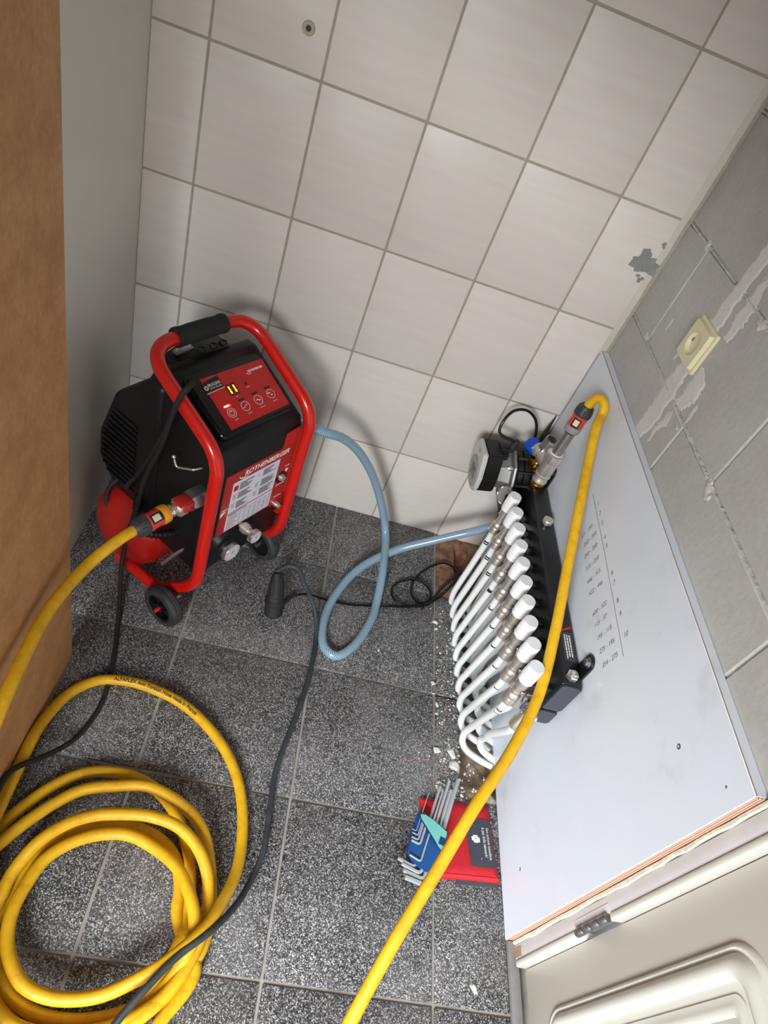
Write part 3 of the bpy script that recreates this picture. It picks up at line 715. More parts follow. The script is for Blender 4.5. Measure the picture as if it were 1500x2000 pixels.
def slope_ring(cx, cy, r, w, mat, a0=0, a1=360):
    b = new_bm(); n = 28; prev = None; vs_ = []
    for k in range(n + 1):
        a = math.radians(a0 + (a1 - a0) * k / n); vs_.append((b.verts.new(SL(cx + r * math.cos(a), cy + r * math.sin(a), 0.0009)), b.verts.new(SL(cx + (r - w) * math.cos(a), cy + (r - w) * math.sin(a), 0.0009))))
    for A, B in zip(vs_, vs_[1:]): b.faces.new((A[0], B[0], B[1], A[1]))
    return obj('printed_ring', b, mat, con, smooth=False)
slope_text('ROTHENBERGER', 0.066, 0.1230, 0.0062, 'print_white', width=0.040, shear=0.1, bold=0.0002)
slope_ring(0.047, 0.1235, 0.0065, 0.0012, 'print_white', 200, 330)
slope_poly('name_plate', [(-0.066, 0.1130), (-0.022, 0.1140), (-0.022, 0.1380), (-0.064, 0.1330)], 'print_black')
slope_ring(-0.0590, 0.1215, 0.0042, 0.0014, 'print_white'); slope_ring(-0.0590, 0.1215, 0.0022, 0.0014, 'label_red2')
slope_text('BRUGGINK', -0.0385, 0.1245, 0.0082, 'print_white', width=0.030)
slope_text('TOTAAL TECHNIEK', -0.0385, 0.1180, 0.0040, 'print_white', width=0.030)
slope_poly('printed_line', [(-0.0615, 0.1385), (-0.040, 0.1395), (-0.022, 0.1402), (-0.022, 0.1392), (-0.040, 0.1380), (-0.0615, 0.1370)], 'label_red2')
slope_poly('printed_line', [(-0.064, 0.1105), (-0.020, 0.1118), (-0.020, 0.1126), (-0.064, 0.1113)], 'print_white')
slope_poly('display', [(-0.0205, 0.0905), (0.0035, 0.0905), (0.0035, 0.1145), (-0.0205, 0.1145)], 'display_glass')
for u in (-0.0145, -0.0025):
    for q0, q1 in ((0.0950, 0.1015), (0.1030, 0.1100)): slope_poly('display_segment', [(u - 0.0014, q0), (u + 0.0014, q0), (u + 0.0014, q1), (u - 0.0014, q1)], 'led_amber', 0.0008, 0.0013)
slope_text('bar', -0.008, 0.0865, 0.0032, 'print_white')
bm = new_bm(); lathe(bm, SL(0.0270, 0.1035, 0.0003), (0, -0.4543, 0.8908), [(0, 0.0008), (0.0018, 0.0008), (0.0030, 0.0004), (0.0030, 0)], 14); obj('sensor', bm, 'print_black', con)
slope_text('impulse', 0.0270, 0.0960, 0.0032, 'print_white')
for k, (u, cap) in enumerate(((-0.0400, 'on/off'), (-0.0040, 'impulse'), (0.0310, 'continuous'), (0.0660, 'pressure'))):
    q = 0.0625 + k * 0.0012
    slope_ring(u, q, 0.0098, 0.0008, 'print_white'); slope_text(cap, u + 0.001, q - 0.0150, 0.0034, 'print_white')
    slope_poly('indicator', [(u - 0.0075, q + 0.0125), (u + 0.0075, q + 0.0125), (u + 0.0075, q + 0.0165), (u - 0.0075, q + 0.0165)], 'led_red' if k == 0 else 'print_black')
    if k == 0:
        slope_poly('indicator_light', [(u - 0.0085, q + 0.0135), (u + 0.003, q + 0.0135), (u + 0.003, q + 0.0162), (u - 0.0085, q + 0.0162)], 'led_hot', 0.0008, 0.0016)
        slope_ring(u, q, 0.0060, 0.0009, 'print_white', 110, 430); slope_poly('printed_line', [(u - 0.0005, q + 0.001), (u + 0.0005, q + 0.001), (u + 0.0005, q + 0.0066), (u - 0.0005, q + 0.0066)], 'print_white')
    elif k == 1:
        for dx, dy in ((-0.0035, -0.002), (0.003, 0.001)): slope_poly('printed_line', [(u + dx - 0.0028, q + dy), (u + dx + 0.0028, q + dy), (u + dx + 0.0028, q + dy + 0.0012), (u + dx - 0.0028, q + dy + 0.0012)], 'print_white')
    elif k == 2:
        b = new_bm(); tube(b, [SL(u - 0.005 + 0.001 * i, q + 0.0016 * math.sin(i * 0.63), 0.0009) for i in range(11)], 0.0007, 5); obj('printed_line', b, 'print_white', con)
    else:
        for dx, dy, w in ((-0.003, 0.003, 0.003), (0.0015, -0.002, 0.0022)): slope_poly('printed_line', [(u + dx - w, q + dy - 0.001), (u + dx + w, q + dy - 0.001), (u + dx + w, q + dy + 0.001), (u + dx - w, q + dy + 0.001)], 'print_white')
# front label
def fp(name, poly, mat, y0, y1, par): 
    b = new_bm(); prism(b, poly, lambda u, z: (u, y0, z), lambda u, z: (u, y1, z)); return obj(name, b, mat, par, smooth=False)
lab = fp('front_label', [(-0.0845, 0.2405), (0.0770, 0.2405), (0.0790, 0.2340), (0.1140, 0.2330), (0.1165, 0.2600), (0.1165, 0.4430), (0.1120, 0.4580), (0.0725, 0.4545), (0.0720, 0.4180), (0.0680, 0.4140), (-0.0845, 0.4140)], 'label_red2', 0.0014, -0.0002, housing)
def lp(name, poly, mat, lay=1): return fp(name, poly, mat, 0.0, -0.0002 - 0.00035 * lay, housing)
def rc(a, b, c, d): return [(a, c), (b, c), (b, d), (a, d)]
lp('instruction_sheet', rc(-0.0605, 0.0715, 0.2440, 0.3865), 'label_white', 1)
def lt(body, u, z, size, mat, **kw): return text('lettering', body, size, mat, housing, (u, -0.00095 - 0.0002, z), (1, 0, 0), (0, 0, 1), **kw)
lt('ROTHENBERGER', 0.0290, 0.4010, 0.0185, 'print_white', width=0.128, shear=0.18, bold=0.00045)
b = new_bm(); vs_ = []
for k in range(15):
    a = math.radians(185 + 150 * k / 14); w = 0.0030 * math.sin(PI * (k + 1.2) / 16) + 0.0006
    vs_.append((b.verts.new((-0.0340 + 0.0150 * math.cos(a), -0.0011, 0.4010 + 0.0120 * math.sin(a))), b.verts.new((-0.0340 + (0.0150 - w) * math.cos(a), -0.0011, 0.4010 + (0.0120 - w) * math.sin(a)))))
for A, B in zip(vs_, vs_[1:]): b.faces.new((A[0], B[0], B[1], A[1]))
obj('logo_arc', b, 'print_white', housing, smooth=False)
# instruction sheet print: icons, text blocks, rule and table
lp('printed_rule', rc(-0.0605, 0.0715, 0.2960, 0.2982), 'label_red', 2)
for (u, z, hd, icon) in ((-0.054, 0.368, 'label_red', 'label_red'), (-0.054, 0.342, 'label_red', None), (-0.054, 0.316, 'print_green', None), (0.008, 0.342, 'print_green', None), (0.008, 0.316, 'print_green', None)):
    if icon: lp('icon', rc(u - 0.003, u + 0.009, z - 0.006, z + 0.008), icon, 2)
    else:
        lp('icon', rc(u - 0.003, u + 0.009, z + 0.0065, z + 0.0078), hd, 2)
        bb = new_bm(); tube(bb, [(u + 0.003 + 0.0038 * math.cos(2 * PI * k / 14), -0.0010, z + 0.0032 * math.sin(2 * PI * k / 14)) for k in range(14)], 0.0004, 4, closed=True); obj('icon', bb, 'print_black', housing)
lp('icon', rc(0.012, 0.0145, 0.369, 0.3715), 'label_red', 2)
rnd = random.Random(2)
for (u, z, n) in ((-0.041, 0.378, 9), (-0.041, 0.351, 8), (-0.041, 0.324, 9), (0.024, 0.380, 8), (0.024, 0.352, 9), (0.024, 0.326, 9)):
    b = new_bm()
    for k in range(n):
        zz = z - k * 0.00235; prism(b, rc(u, u + rnd.uniform(0.018, 0.040), zz - 0.0007, zz + 0.0005), lambda a, c: (a, -0.0005, c), lambda a, c: (a, -0.0010, c))
    obj('fine_print', b, 'print_grey', housing, smooth=False)
b = new_bm()
for k in range(6): prism(b, rc(-0.058, 0.069, 0.2487 + k * 0.0075, 0.2491 + k * 0.0075), lambda a, c: (a, -0.0005, c), lambda a, c: (a, -0.0010, c))
for k in range(7): prism(b, rc(-0.022 + k * 0.0145, -0.0216 + k * 0.0145, 0.247, 0.288), lambda a, c: (a, -0.0005, c), lambda a, c: (a, -0.0010, c))
for k in range(6): prism(b, rc(-0.057, -0.057 + rnd.uniform(0.016, 0.03), 0.2515 + k * 0.0075, 0.2528 + k * 0.0075), lambda a, c: (a, -0.0005, c), lambda a, c: (a, -0.0010, c))
prism(b, rc(-0.058, -0.005, 0.2915, 0.2938), lambda a, c: (a, -0.0005, c), lambda a, c: (a, -0.0010, c))
obj('printed_table', b, 'print_grey', housing, smooth=False)
for i in range(3):
    for j in range(3):
        b = new_bm(); u = 0.000 + i * 0.024 + j * 0.004; z = 0.259 + j * 0.0095; prism(b, ringpoly(u, z, 0.0010, 8), lambda a, c: (a, -0.0005, c), lambda a, c: (a, -0.0011, c)); obj('table_dot', b, 'label_red', housing, smooth=False)
lp('arrow_mark', [(-0.0810, 0.2990), (-0.0810, 0.3120), (-0.0680, 0.3120)], 'print_white', 2); lp('arrow_mark', [(0.1000, 0.3300), (0.1000, 0.3440), (0.1095, 0.3405)], 'print_white', 2)
for (a, c, z) in ((0.0790, 0.1060, 0.3005), (0.0850, 0.1060, 0.2620), (-0.0800, -0.0640, 0.3170), (0.0950, 0.1090, 0.3520)): lp('fine_print', rc(a, c, z, z + 0.0012), 'print_white', 2)
b = new_bm()
for k in range(9): prism(b, rc(0.0755, 0.1035 + 0.003 * math.sin(k * 2.3), 0.4210 + k * 0.0034, 0.4218 + k * 0.0034), lambda a, c: (a, -0.0002, c), lambda a, c: (a, -0.0009, c))
obj('fine_print', b, 'pouch_edge', housing, smooth=False)
# recessed outlet on the right with its fitting
b = new_bm(); lathe(b, (0.0900, -0.0002, 0.3240), (0, -1, 0), [(0.0160, 0.0), (0.0156, 0.0012), (0.0142, 0.0014), (0.0136, 0.0006), (0, 0.0006)], 28); port = obj('outlet_port', b, 'black_gloss', housing)
b = new_bm(); lathe(b, (0.0900, -0.001, 0.3240), (0, -1, 0), [(0, 0), (0.0090, 0), (0.0090, 0.002), (0.0072, 0.0025), (0.0076, 0.005), (0.0062, 0.0055), (0.0066, 0.008), (0.0040, 0.0085), (0.0038, 0.004), (0, 0.004)], 20); obj('outlet_fitting', b, 'nickel', port)
b = new_bm(); lathe(b, (0.0930, -0.0005, 0.2400), (0, -1, 0), [(0, 0), (0.0080, 0), (0.0080, 0.007), (0.0066, 0.009), (0.0060, 0.016), (0.0045, 0.017), (0, 0.017)], 20); obj('push_button', b, 'chrome', housing)
b = new_bm(); box(b, (0.100, -0.010, 0.2060), (0.124, 0.002, 0.2115), bev=0.002); obj('frame_lug', b, 'red_paint', mc)
# gauges
def gauge(u, s0, s1, z, r, stem):
    gg = new_bm(); p = L(u, s1, z)
    lathe(gg, p, (0, 1, 0), [(r * 0.93, 0.0), (r * 0.97, -0.0008), (r, 0.001), (r, 0.010), (r * 0.8, 0.014), (0, 0.014)], 32); G = obj('gauge', gg, 'chrome', mc)
    gg = new_bm(); lathe(gg, p, (0, 1, 0), [(0, 0.0005), (r * 0.93, 0.0005), (r * 0.93, 0.003)], 32); obj('dial', gg, 'gauge_face', G)
    gg = new_bm(); t_ = new_bm(); 
    prism(gg, [(u - 0.001, z - r * 0.15), (u + 0.001, z - r * 0.15), (u + r * 0.22, z + r * 0.38)], lambda a, c: (a, -s1 + 0.0003, c), lambda a, c: (a, -s1 - 0.0003, c)); obj('needle', gg, 'print_black', G, smooth=False)
    for k in range(9):
        a = math.radians(-45 + 270 * k / 8); gg = new_bm(); c_, s_ = math.cos(a), math.sin(a)
        prism(gg, [(u + r * (0.82 * c_ - 0.02 * s_), z + r * (0.82 * s_ + 0.02 * c_)), (u + r * (0.82 * c_ + 0.02 * s_), z + r * (0.82 * s_ - 0.02 * c_)), (u + r * (0.66 * c_ + 0.02 * s_), z + r * (0.66 * s_ - 0.02 * c_)), (u + r * (0.66 * c_ - 0.02 * s_), z + r * (0.66 * s_ + 0.02 * c_))], lambda p_, q_: (p_, -s1 + 0.0004, q_), lambda p_, q_: (p_, -s1 - 0.0001, q_)); obj('tick', gg, 'print_grey', G, smooth=False)
    return G
gauge(-0.0390, 0.0, 0.0180, 0.1770, 0.0235, None)
b = new_bm(); lathe(b, L(-0.039, 0.004, 0.177), (0, 1, 0), [(0, 0), (0.018, 0), (0.024, 0.006), (0.024, 0.05), (0, 0.05)], 24); obj('gauge_boss', b, 'black_plastic', mc)
gauge(-0.0080, 0.0, 0.0460, 0.2330, 0.0165, None)
b = new_bm(); lathe(b, L(-0.008, 0.0, 0.233), (0, -1, 0), [(0, 0), (0.007, 0), (0.007, 0.006), (0.0120, 0.007), (0.0125, 0.010), (0.0125, 0.018), (0.0105, 0.019), (0.0105, 0.024), (0.0070, 0.025), (0.0080, 0.028), (0.0070, 0.031), (0.0080, 0.034), (0.006, 0.036), (0, 0.036)], 24); obj('regulator_stem', b, 'nickel', mc)
# side hook, drain tap, corrugated conduit
b = new_bm(); tube(b, fillet([L(-0.108, -0.035, 0.428), L(-0.128, -0.045, 0.424), L(-0.140, -0.076, 0.412), L(-0.140, -0.084, 0.430)], 0.008, 5), 0.0026, 10); obj('hook', b, 'chrome', mc)
b = new_bm(); bmesh.ops.create_uvsphere(b, u_segments=12, v_segments=8, radius=0.0046, matrix=Matrix.Translation(L(-0.140, -0.0845, 0.432))); obj('hook_ball', b, 'chrome', mc)
b = new_bm(); tube(b, fillet([L(-0.105, -0.030, 0.215), L(-0.116, -0.076, 0.132), L(-0.117, -0.101, 0.082)], 0.02, 6), 0.0045, 12); obj('drain_pipe', b, 'chrome', mc)
cp = catmull([L(-0.10, -0.070, 0.208), L(-0.124, -0.092, 0.196), L(-0.142, -0.116, 0.186), L(-0.150, -0.142, 0.182), L(-0.140, -0.17, 0.20), L(-0.118, -0.19, 0.23)], 0.0022)
b = new_bm(); tube(b, cp, [0.0085 + 0.0013 * math.sin(i * 1.57) for i in range(len(cp))], 12); obj('corrugated_conduit', b, 'black_plastic', mc)
cp = catmull([L(-0.11, -0.25, 0.235), L(-0.138, -0.262, 0.20), L(-0.150, -0.25, 0.16), L(-0.135, -0.215, 0.17), L(-0.12, -0.18, 0.20)], 0.006)
b = new_bm(); tube(b, cp, 0.0048, 10); obj('air_line', b, 'rubber', mc)
# outlet on the left side: hexagon, ball valve with red lever
AX = Vector((-1, 0, 0)); y_, z_ = 0.024, 0.370
b = new_bm(); hexa(b, (-0.112, y_, z_), (-0.152, y_, z_), 0.0225, 0.08); obj('hexagon_adapter', b, 'zinc', mc)
b = new_bm(); lathe(b, (-0.150, y_, z_), AX, [(0, 0), (0.0155, 0), (0.0155, 0.004), (0.0130, 0.006), (0.0145, 0.008), (0.0145, 0.030), (0.0120, 0.032), (0.0130, 0.035), (0.0120, 0.038), (0.0130, 0.041), (0.0115, 0.044), (0.0115, 0.050), (0, 0.050)], 24); bv = obj('ball_valve', b, 'chrome', mc)
b = new_bm(); box(b, (-0.182, y_ - 0.0150, z_ - 0.0150), (-0.158, y_ + 0.0150, z_ + 0.0150), bev=0.004, seg=1); obj('valve_body', b, 'nickel', bv)
b = new_bm(); box(b, (-0.184, y_ - 0.017, z_ + 0.013), (-0.153, y_ + 0.010, z_ + 0.0200), bev=0.003); box(b, (-0.175, y_ - 0.0200, z_ - 0.002), (-0.153, y_ - 0.0155, z_ + 0.018), bev=0.002); tag(obj('valve_lever', b, 'label_red2', bv), 'worn red lever plate')

# ================================================================== YELLOW HOSE
HOSE = [[0.0952, -0.5808, 0.37],[0.0801, -0.6031, 0.368],[0.045, -0.6571, 0.3472],[0.026, -0.763, 0.3584],[0.026, -0.8509, 0.3637],[0.03, -0.9383, 0.3603],[0.028, -1.1, 0.27],[0.045, -1.28, 0.12],[0.1, -1.4, 0.04],[0.16, -1.38, 0.045],[0.13, -1.29, 0.075],[0.06, -1.17, 0.085],[0.022, -1.04, 0.075],[0.0145, -0.9522, 0.055],[0.0145, -0.8867, 0.055],[0.0145, -0.8261, 0.05],[0.0196, -0.77, 0.03],[0.0384, -0.7147, 0.016],[0.0754, -0.6806, 0.012],[0.13, -0.6702, 0.012],[0.1875, -0.6766, 0.012],[0.2488, -0.6957, 0.012],[0.3066, -0.7315, 0.012],[0.3542, -0.776, 0.012],[0.387, -0.8251, 0.012],[0.4079, -0.8807, 0.012],[0.4181, -0.9393, 0.016],[0.417, -0.9896, 0.03],[0.4033, -1.0397, 0.05],[0.387, -1.0802, 0.065],[0.3627, -1.1125, 0.072],[0.3323, -1.1416, 0.066],[0.3009, -1.1614, 0.052],[0.2601, -1.1823, 0.04],[0.2212, -1.1912, 0.034],[0.1826, -1.1921, 0.034],[0.1445, -1.1809, 0.034],[0.1163, -1.1548, 0.034],[0.1002, -1.1286, 0.034],[0.0931, -1.0931, 0.036],[0.0976, -1.0531, 0.034],[0.1103, -1.0156, 0.034],[0.142, -0.9846, 0.034],[0.1834, -0.9658, 0.034],[0.2247, -0.9604, 0.034],[0.2691, -0.9732, 0.036],[0.3167, -1.0006, 0.045],[0.3482, -1.0399, 0.052],[0.3644, -1.0724, 0.052],[0.3691, -1.0986, 0.045],[0.3642, -1.1247, 0.035],[0.3464, -1.1579, 0.02],[0.3163, -1.1858, 0.014],[0.2787, -1.2032, 0.014],[0.2297, -1.2138, 0.014],[0.1771, -1.2116, 0.014],[0.1338, -1.1945, 0.014],[0.1086, -1.1727, 0.014],[0.0755, -1.1347, 0.014],[0.0656, -1.1017, 0.014],[0.0682, -1.0747, 0.03],[0.0697, -1.0466, 0.034],[0.0906, -1.0012, 0.05],[0.1213, -0.9687, 0.055],[0.1581, -0.9472, 0.055],[0.2003, -0.9366, 0.055],[0.2456, -0.9317, 0.055],[0.2951, -0.9386, 0.055],[0.3328, -0.9588, 0.052],[0.3602, -0.988, 0.045],[0.3752, -1.0175, 0.035],[0.3839, -1.062, 0.03],[0.3781, -1.1096, 0.03],[0.3589, -1.1563, 0.033],[0.3346, -1.1866, 0.033],[0.2947, -1.2128, 0.033],[0.2366, -1.2313, 0.033],[0.1745, -1.2333, 0.033],[0.132, -1.221, 0.033],[0.0865, -1.1874, 0.033],[0.0545, -1.1413, 0.033],[0.0283, -1.0813, 0.033],[0.0242, -1.0262, 0.033],[0.0342, -1.005, 0.033],[0.0544, -0.9726, 0.033],[0.0903, -0.9296, 0.033],[0.1255, -0.9007, 0.033],[0.174, -0.8849, 0.033],[0.2292, -0.8744, 0.033],[0.2756, -0.8866, 0.035],[0.322, -0.9106, 0.034],[0.3496, -0.9405, 0.033],[0.3722, -0.9841, 0.018],[0.3845, -1.0245, 0.013],[0.3914, -1.0651, 0.013],[0.3878, -1.105, 0.013],[0.3669, -1.1473, 0.013],[0.3392, -1.1838, 0.033],[0.3119, -1.2089, 0.033],[0.2649, -1.2389, 0.033],[0.2066, -1.2506, 0.033],[0.1409, -1.2408, 0.033],[0.0803, -1.2054, 0.033],[0.0395, -1.1525, 0.033],[0.0159, -1.0831, 0.033],[0.0145, -1.0083, 0.02],[0.0191, -0.9751, 0.014],[0.0442, -0.9305, 0.013],[0.0749, -0.8924, 0.013],[0.1122, -0.865, 0.013],[0.1571, -0.8534, 0.013],[0.2079, -0.856, 0.013],[0.25, -0.8727, 0.013],[0.2847, -0.8998, 0.013],[0.3156, -0.9396, 0.013],[0.3385, -0.9878, 0.013],[0.3511, -1.035, 0.013],[0.3537, -1.0782, 0.013],[0.3462, -1.1152, 0.013],[0.3322, -1.1464, 0.013],[0.3, -1.215, 0.013],[0.23, -1.235, 0.013],[0.15, -1.225, 0.013],[0.095, -1.18, 0.013],[0.07, -1.1, 0.013],[0.0891, -1.0154, 0.013],[0.1111, -0.9829, 0.013],[0.1597, -0.9505, 0.013],[0.2028, -0.9393, 0.013],[0.2451, -0.9421, 0.013],[0.2811, -0.9547, 0.013],[0.31, -0.9774, 0.013],[0.3294, -1.0183, 0.013],[0.3363, -1.0591, 0.013],[0.3592, -1.0983, 0.013],[0.3856, -1.1304, 0.013],[0.3806, -1.1553, 0.013],[0.3669, -1.1779, 0.013],[0.3497, -1.2047, 0.013],[0.32, -1.3, 0.012],[0.33, -1.42, 0.012],[0.42, -1.5, 0.012],[0.5, -1.44, 0.04],[0.56, -1.3, 0.12],[0.6045, -1.1916, 0.1841],[0.6446, -1.1064, 0.2336],[0.699, -1.0071, 0.2797],[0.744, -0.9229, 0.3221],[0.8026, -0.8301, 0.3473],[0.8523, -0.7231, 0.378],[0.8731, -0.6152, 0.4248],[0.8855, -0.5114, 0.4724],[0.8953, -0.3987, 0.5363],[0.9061, -0.2956, 0.5902],[0.9097, -0.2315, 0.6376],[0.9215, -0.203, 0.645],[0.9205, -0.192, 0.662],[0.913, -0.181, 0.669],[0.905, -0.172, 0.662],[0.902, -0.168, 0.648],[0.901, -0.166, 0.632]]
hz = thing('garden_hose', 'long yellow hose coiled on the floor and running from compressor to manifold', 'hose', (0.22, -1.05, 0.0))
hp = catmull(HOSE, 0.008); HR = 0.0102
b = new_bm(); tube(b, hp, HR, 14); obj('hose', b, 'yellow_hose', hz, world=True)
def quick_connector(p, d, collar, KC=0.86):
    """hose coupling: p = where the hose enters, d = direction towards the tap"""
    p = Vector(p); d = Vector(d).normalized()
    def part(nm, prof, mat, par, n=24): 
        bb = new_bm(); lathe(bb, p, d, [(r_, h_ * KC) for r_, h_ in prof], n); return obj(nm, bb, mat, par, world=(par is hz))
    c = part('connector', [(0, 0.030), (0.0180, 0.030), (0.0185, 0.034), (0.0175, 0.040), (0.0165, 0.050), (0.0175, 0.060), (0.0165, 0.064), (0, 0.064)], 'orange_plastic', hz)
    c2 = part('connector_nut', [(0.0105, 0.0), (0.0125, 0.0), (0.0165, 0.006), (0.0180, 0.018), (0.0195, 0.022), (0.0195, 0.029), (0.0175, 0.030), (0, 0.030)], 'dark_plastic', hz)
    x, y, _ = basis(d)
    for k in range(10):
        a = 2 * PI * k / 10; bb = new_bm(); rr = x * math.cos(a) + y * math.sin(a)
        tube(bb, [p + d * 0.006 + rr * 0.0163, p + d * 0.019 + rr * 0.0185], 0.0016, 6); obj('grip_rib', bb, 'dark_plastic', hz, world=True)
    c3 = part('collar', [(0, 0.064), (0.0175, 0.064), (0.0182, 0.067), (0.0182, 0.080), (0.0170, 0.083), (0, 0.083)], collar, hz)
    to_cam = (Vector(CC) - p); to_cam = (to_cam - d * to_cam.dot(d)).normalized(); side = d.cross(to_cam)
    for nm, h0, h1, w, lift, mat in (('label_patch', 0.030, 0.053, 0.0085, 0.0008, 'print_black'), ('label_patch', 0.033, 0.048, 0.0055, 0.0013, 'paper_label')):
        bb = new_bm(); g2 = []
        for i in range(7):
            th = (i / 3.0 - 1) * w / 0.018; r_ = [bb.verts.new(p + d * (h0 + (h1 - h0) * q) + (to_cam * math.cos(th) + side * math.sin(th)) * (0.0180 + lift)) for q in (0, 0.5, 1)]; g2.append(r_)
        for A, B in zip(g2, g2[1:]):
            for q in range(2): bb.faces.new((A[q], B[q], B[q + 1], A[q + 1]))
        obj(nm, bb, mat, hz, world=True)
quick_connector(hp[0] + (hp[0] - hp[1]).normalized() * (-0.004), hp[0] - hp[2], 'yellow_plastic')
quick_connector(hp[-1] + Vector((0, 0, 0.006)), (-0.01, 0.01, -1), 'grey_plastic')
# print along the big loop
def hose_text(body, size, s0, ang):
    t = text_bm(body, size, align='LEFT', bold=0.00022); T, X = frames(hp); cum = [0]
    for a, c in zip(hp, hp[1:]): cum.append(cum[-1] + (c - a).length)
    import bisect
    for v in t.verts:
        s = s0 + v.co.x; i = min(max(bisect.bisect(cum, s) - 1, 0), len(hp) - 2); f = (s - cum[i]) / (cum[i + 1] - cum[i])
        c = hp[i].lerp(hp[i + 1], f); d = T[i].lerp(T[i + 1], f).normalized(); up = (Vector((0, 0, 1)) - d * d.z).normalized(); out = up.cross(d)
        th = ang + v.co.y / HR; v.co = c + (up * math.cos(th) + out * math.sin(th)) * (HR + 0.0005)
    return obj('printed_text', t, 'print_black', hz, world=True, smooth=False)
k0 = min(range(len(hp)), key=lambda i: (hp[i] - Vector((0.105, -0.672, 0.012))).length); s0 = sum((hp[i + 1] - hp[i]).length for i in range(k0))
hose_text('ALFAFLEX Anti Torsion Hose made in France', 0.0098, s0, -0.30)

# ================================================================== BLUE HOSE, CABLES, PLUG
b = new_bm(); tube(b, catmull([[0.2684, -0.2597, 0.425],[0.2865, -0.2418, 0.427],[0.306, -0.2308, 0.425],[0.389, -0.21, 0.4054],[0.4246, -0.185, 0.3848],[0.4689, -0.16, 0.3444],[0.525, -0.135, 0.2695],[0.5807, -0.12, 0.1699],[0.6252, -0.125, 0.0715],[0.6324, -0.2241, 0.05],[0.6313, -0.3235, 0.013],[0.6221, -0.3729, 0.011],[0.5843, -0.4619, 0.011],[0.5445, -0.4995, 0.011],[0.5168, -0.4843, 0.011],[0.5047, -0.4292, 0.011],[0.5189, -0.3416, 0.014],[0.5715, -0.2398, 0.03],[0.656, -0.1721, 0.06],[0.7491, -0.1539, 0.12],[0.8228, -0.1451, 0.17],[0.8624, -0.15, 0.2108],[0.888, -0.14, 0.235]], 0.008), 0.0107, 16); tag(obj('braided_hose', b, 'braided_hose'), 'blue-grey braided hose looping on the floor between compressor and manifold', 'hose')
b = new_bm(); tube(b, catmull([[0.0157, -0.3124, 0.2],[0.011, -0.3551, 0.23],[0.0486, -0.3889, 0.33],[0.0834, -0.4087, 0.44],[0.1078, -0.4083, 0.53],[0.1217, -0.4056, 0.575],[0.1285, -0.4223, 0.592],[0.1199, -0.4406, 0.585],[0.1115, -0.4458, 0.56],[0.0908, -0.4354, 0.446],[0.0642, -0.4175, 0.34],[0.0452, -0.4046, 0.214],[0.0308, -0.4045, 0.12],[0.0338, -0.4358, 0.06],[0.0582, -0.5185, 0.008],[0.0872, -0.6459, 0.006],[0.0943, -0.7315, 0.006],[0.0775, -0.8022, 0.012],[0.0434, -0.862, 0.045],[0.0206, -0.895, 0.074],[0.0095, -0.915, 0.082],[0.012, -0.97, 0.1],[0.016, -1.05, 0.11],[0.04, -1.3, 0.04],[0.06, -1.45, 0.006]], 0.01), 0.0050, 10); tag(obj('power_cable', b, 'rubber'), 'black mains cable draped over the red frame and trailing left across the floor', 'cable')
ec = thing('extension_cord', 'dusty dark grey extension cord with rubber socket snaking to the bottom left', 'cord', (0.372, -0.402, 0.0))
b = new_bm(); tube(b, catmull([[0.365, -0.3746, 0.105],[0.388, -0.372, 0.132],[0.41, -0.374, 0.13],[0.4349, -0.3865, 0.095],[0.4685, -0.3992, 0.05],[0.4879, -0.4327, 0.02],[0.4942, -0.5082, 0.006],[0.4877, -0.603, 0.006],[0.4684, -0.7154, 0.006],[0.4555, -0.7941, 0.006],[0.4581, -0.8637, 0.006],[0.4603, -0.9372, 0.006],[0.4469, -0.9923, 0.012],[0.422, -1.0493, 0.05],[0.3911, -1.092, 0.075],[0.3528, -1.1286, 0.08],[0.3199, -1.171, 0.08],[0.2886, -1.218, 0.07],[0.25, -1.3, 0.03],[0.2, -1.4, 0.006]], 0.01), 0.0056, 10); obj('cable', b, 'cable_grey', ec, world=True)
pa, pb = Vector((0.380, -0.414, 0.0335)), Vector((0.3665, -0.380, 0.108)); dd = pb - pa; Lg = dd.length
b = new_bm(); lathe(b, pa, dd, [(0, 0), (0.0215, 0), (0.0228, 0.003), (0.0228, 0.012), (0.0212, 0.014), (0.0212, 0.018), (0.0222, 0.019), (0.0205, 0.024), (0.0213, 0.026), (0.0190, 0.032), (0.0175, 0.052), (0.0125, 0.072), (0.0085, Lg), (0, Lg)], 28); obj('rubber_socket', b, 'rubber', ec, world=True)
for k in range(6):
    a = 2 * PI * k / 6; x, y, d = basis(dd); rr = x * math.cos(a) + y * math.sin(a); b = new_bm(); tube(b, [pa + d * 0.032 + rr * 0.0185, pa + d * 0.053 + rr * 0.0170, pa + d * 0.070 + rr * 0.0122], 0.0020, 6); obj('socket_rib', b, 'rubber', ec, world=True)
pc = thing('pump_cable', 'thin black pump cable with angled plug, tied in a small bundle by the white pipes', 'cable', (0.74, -0.25, 0.0))
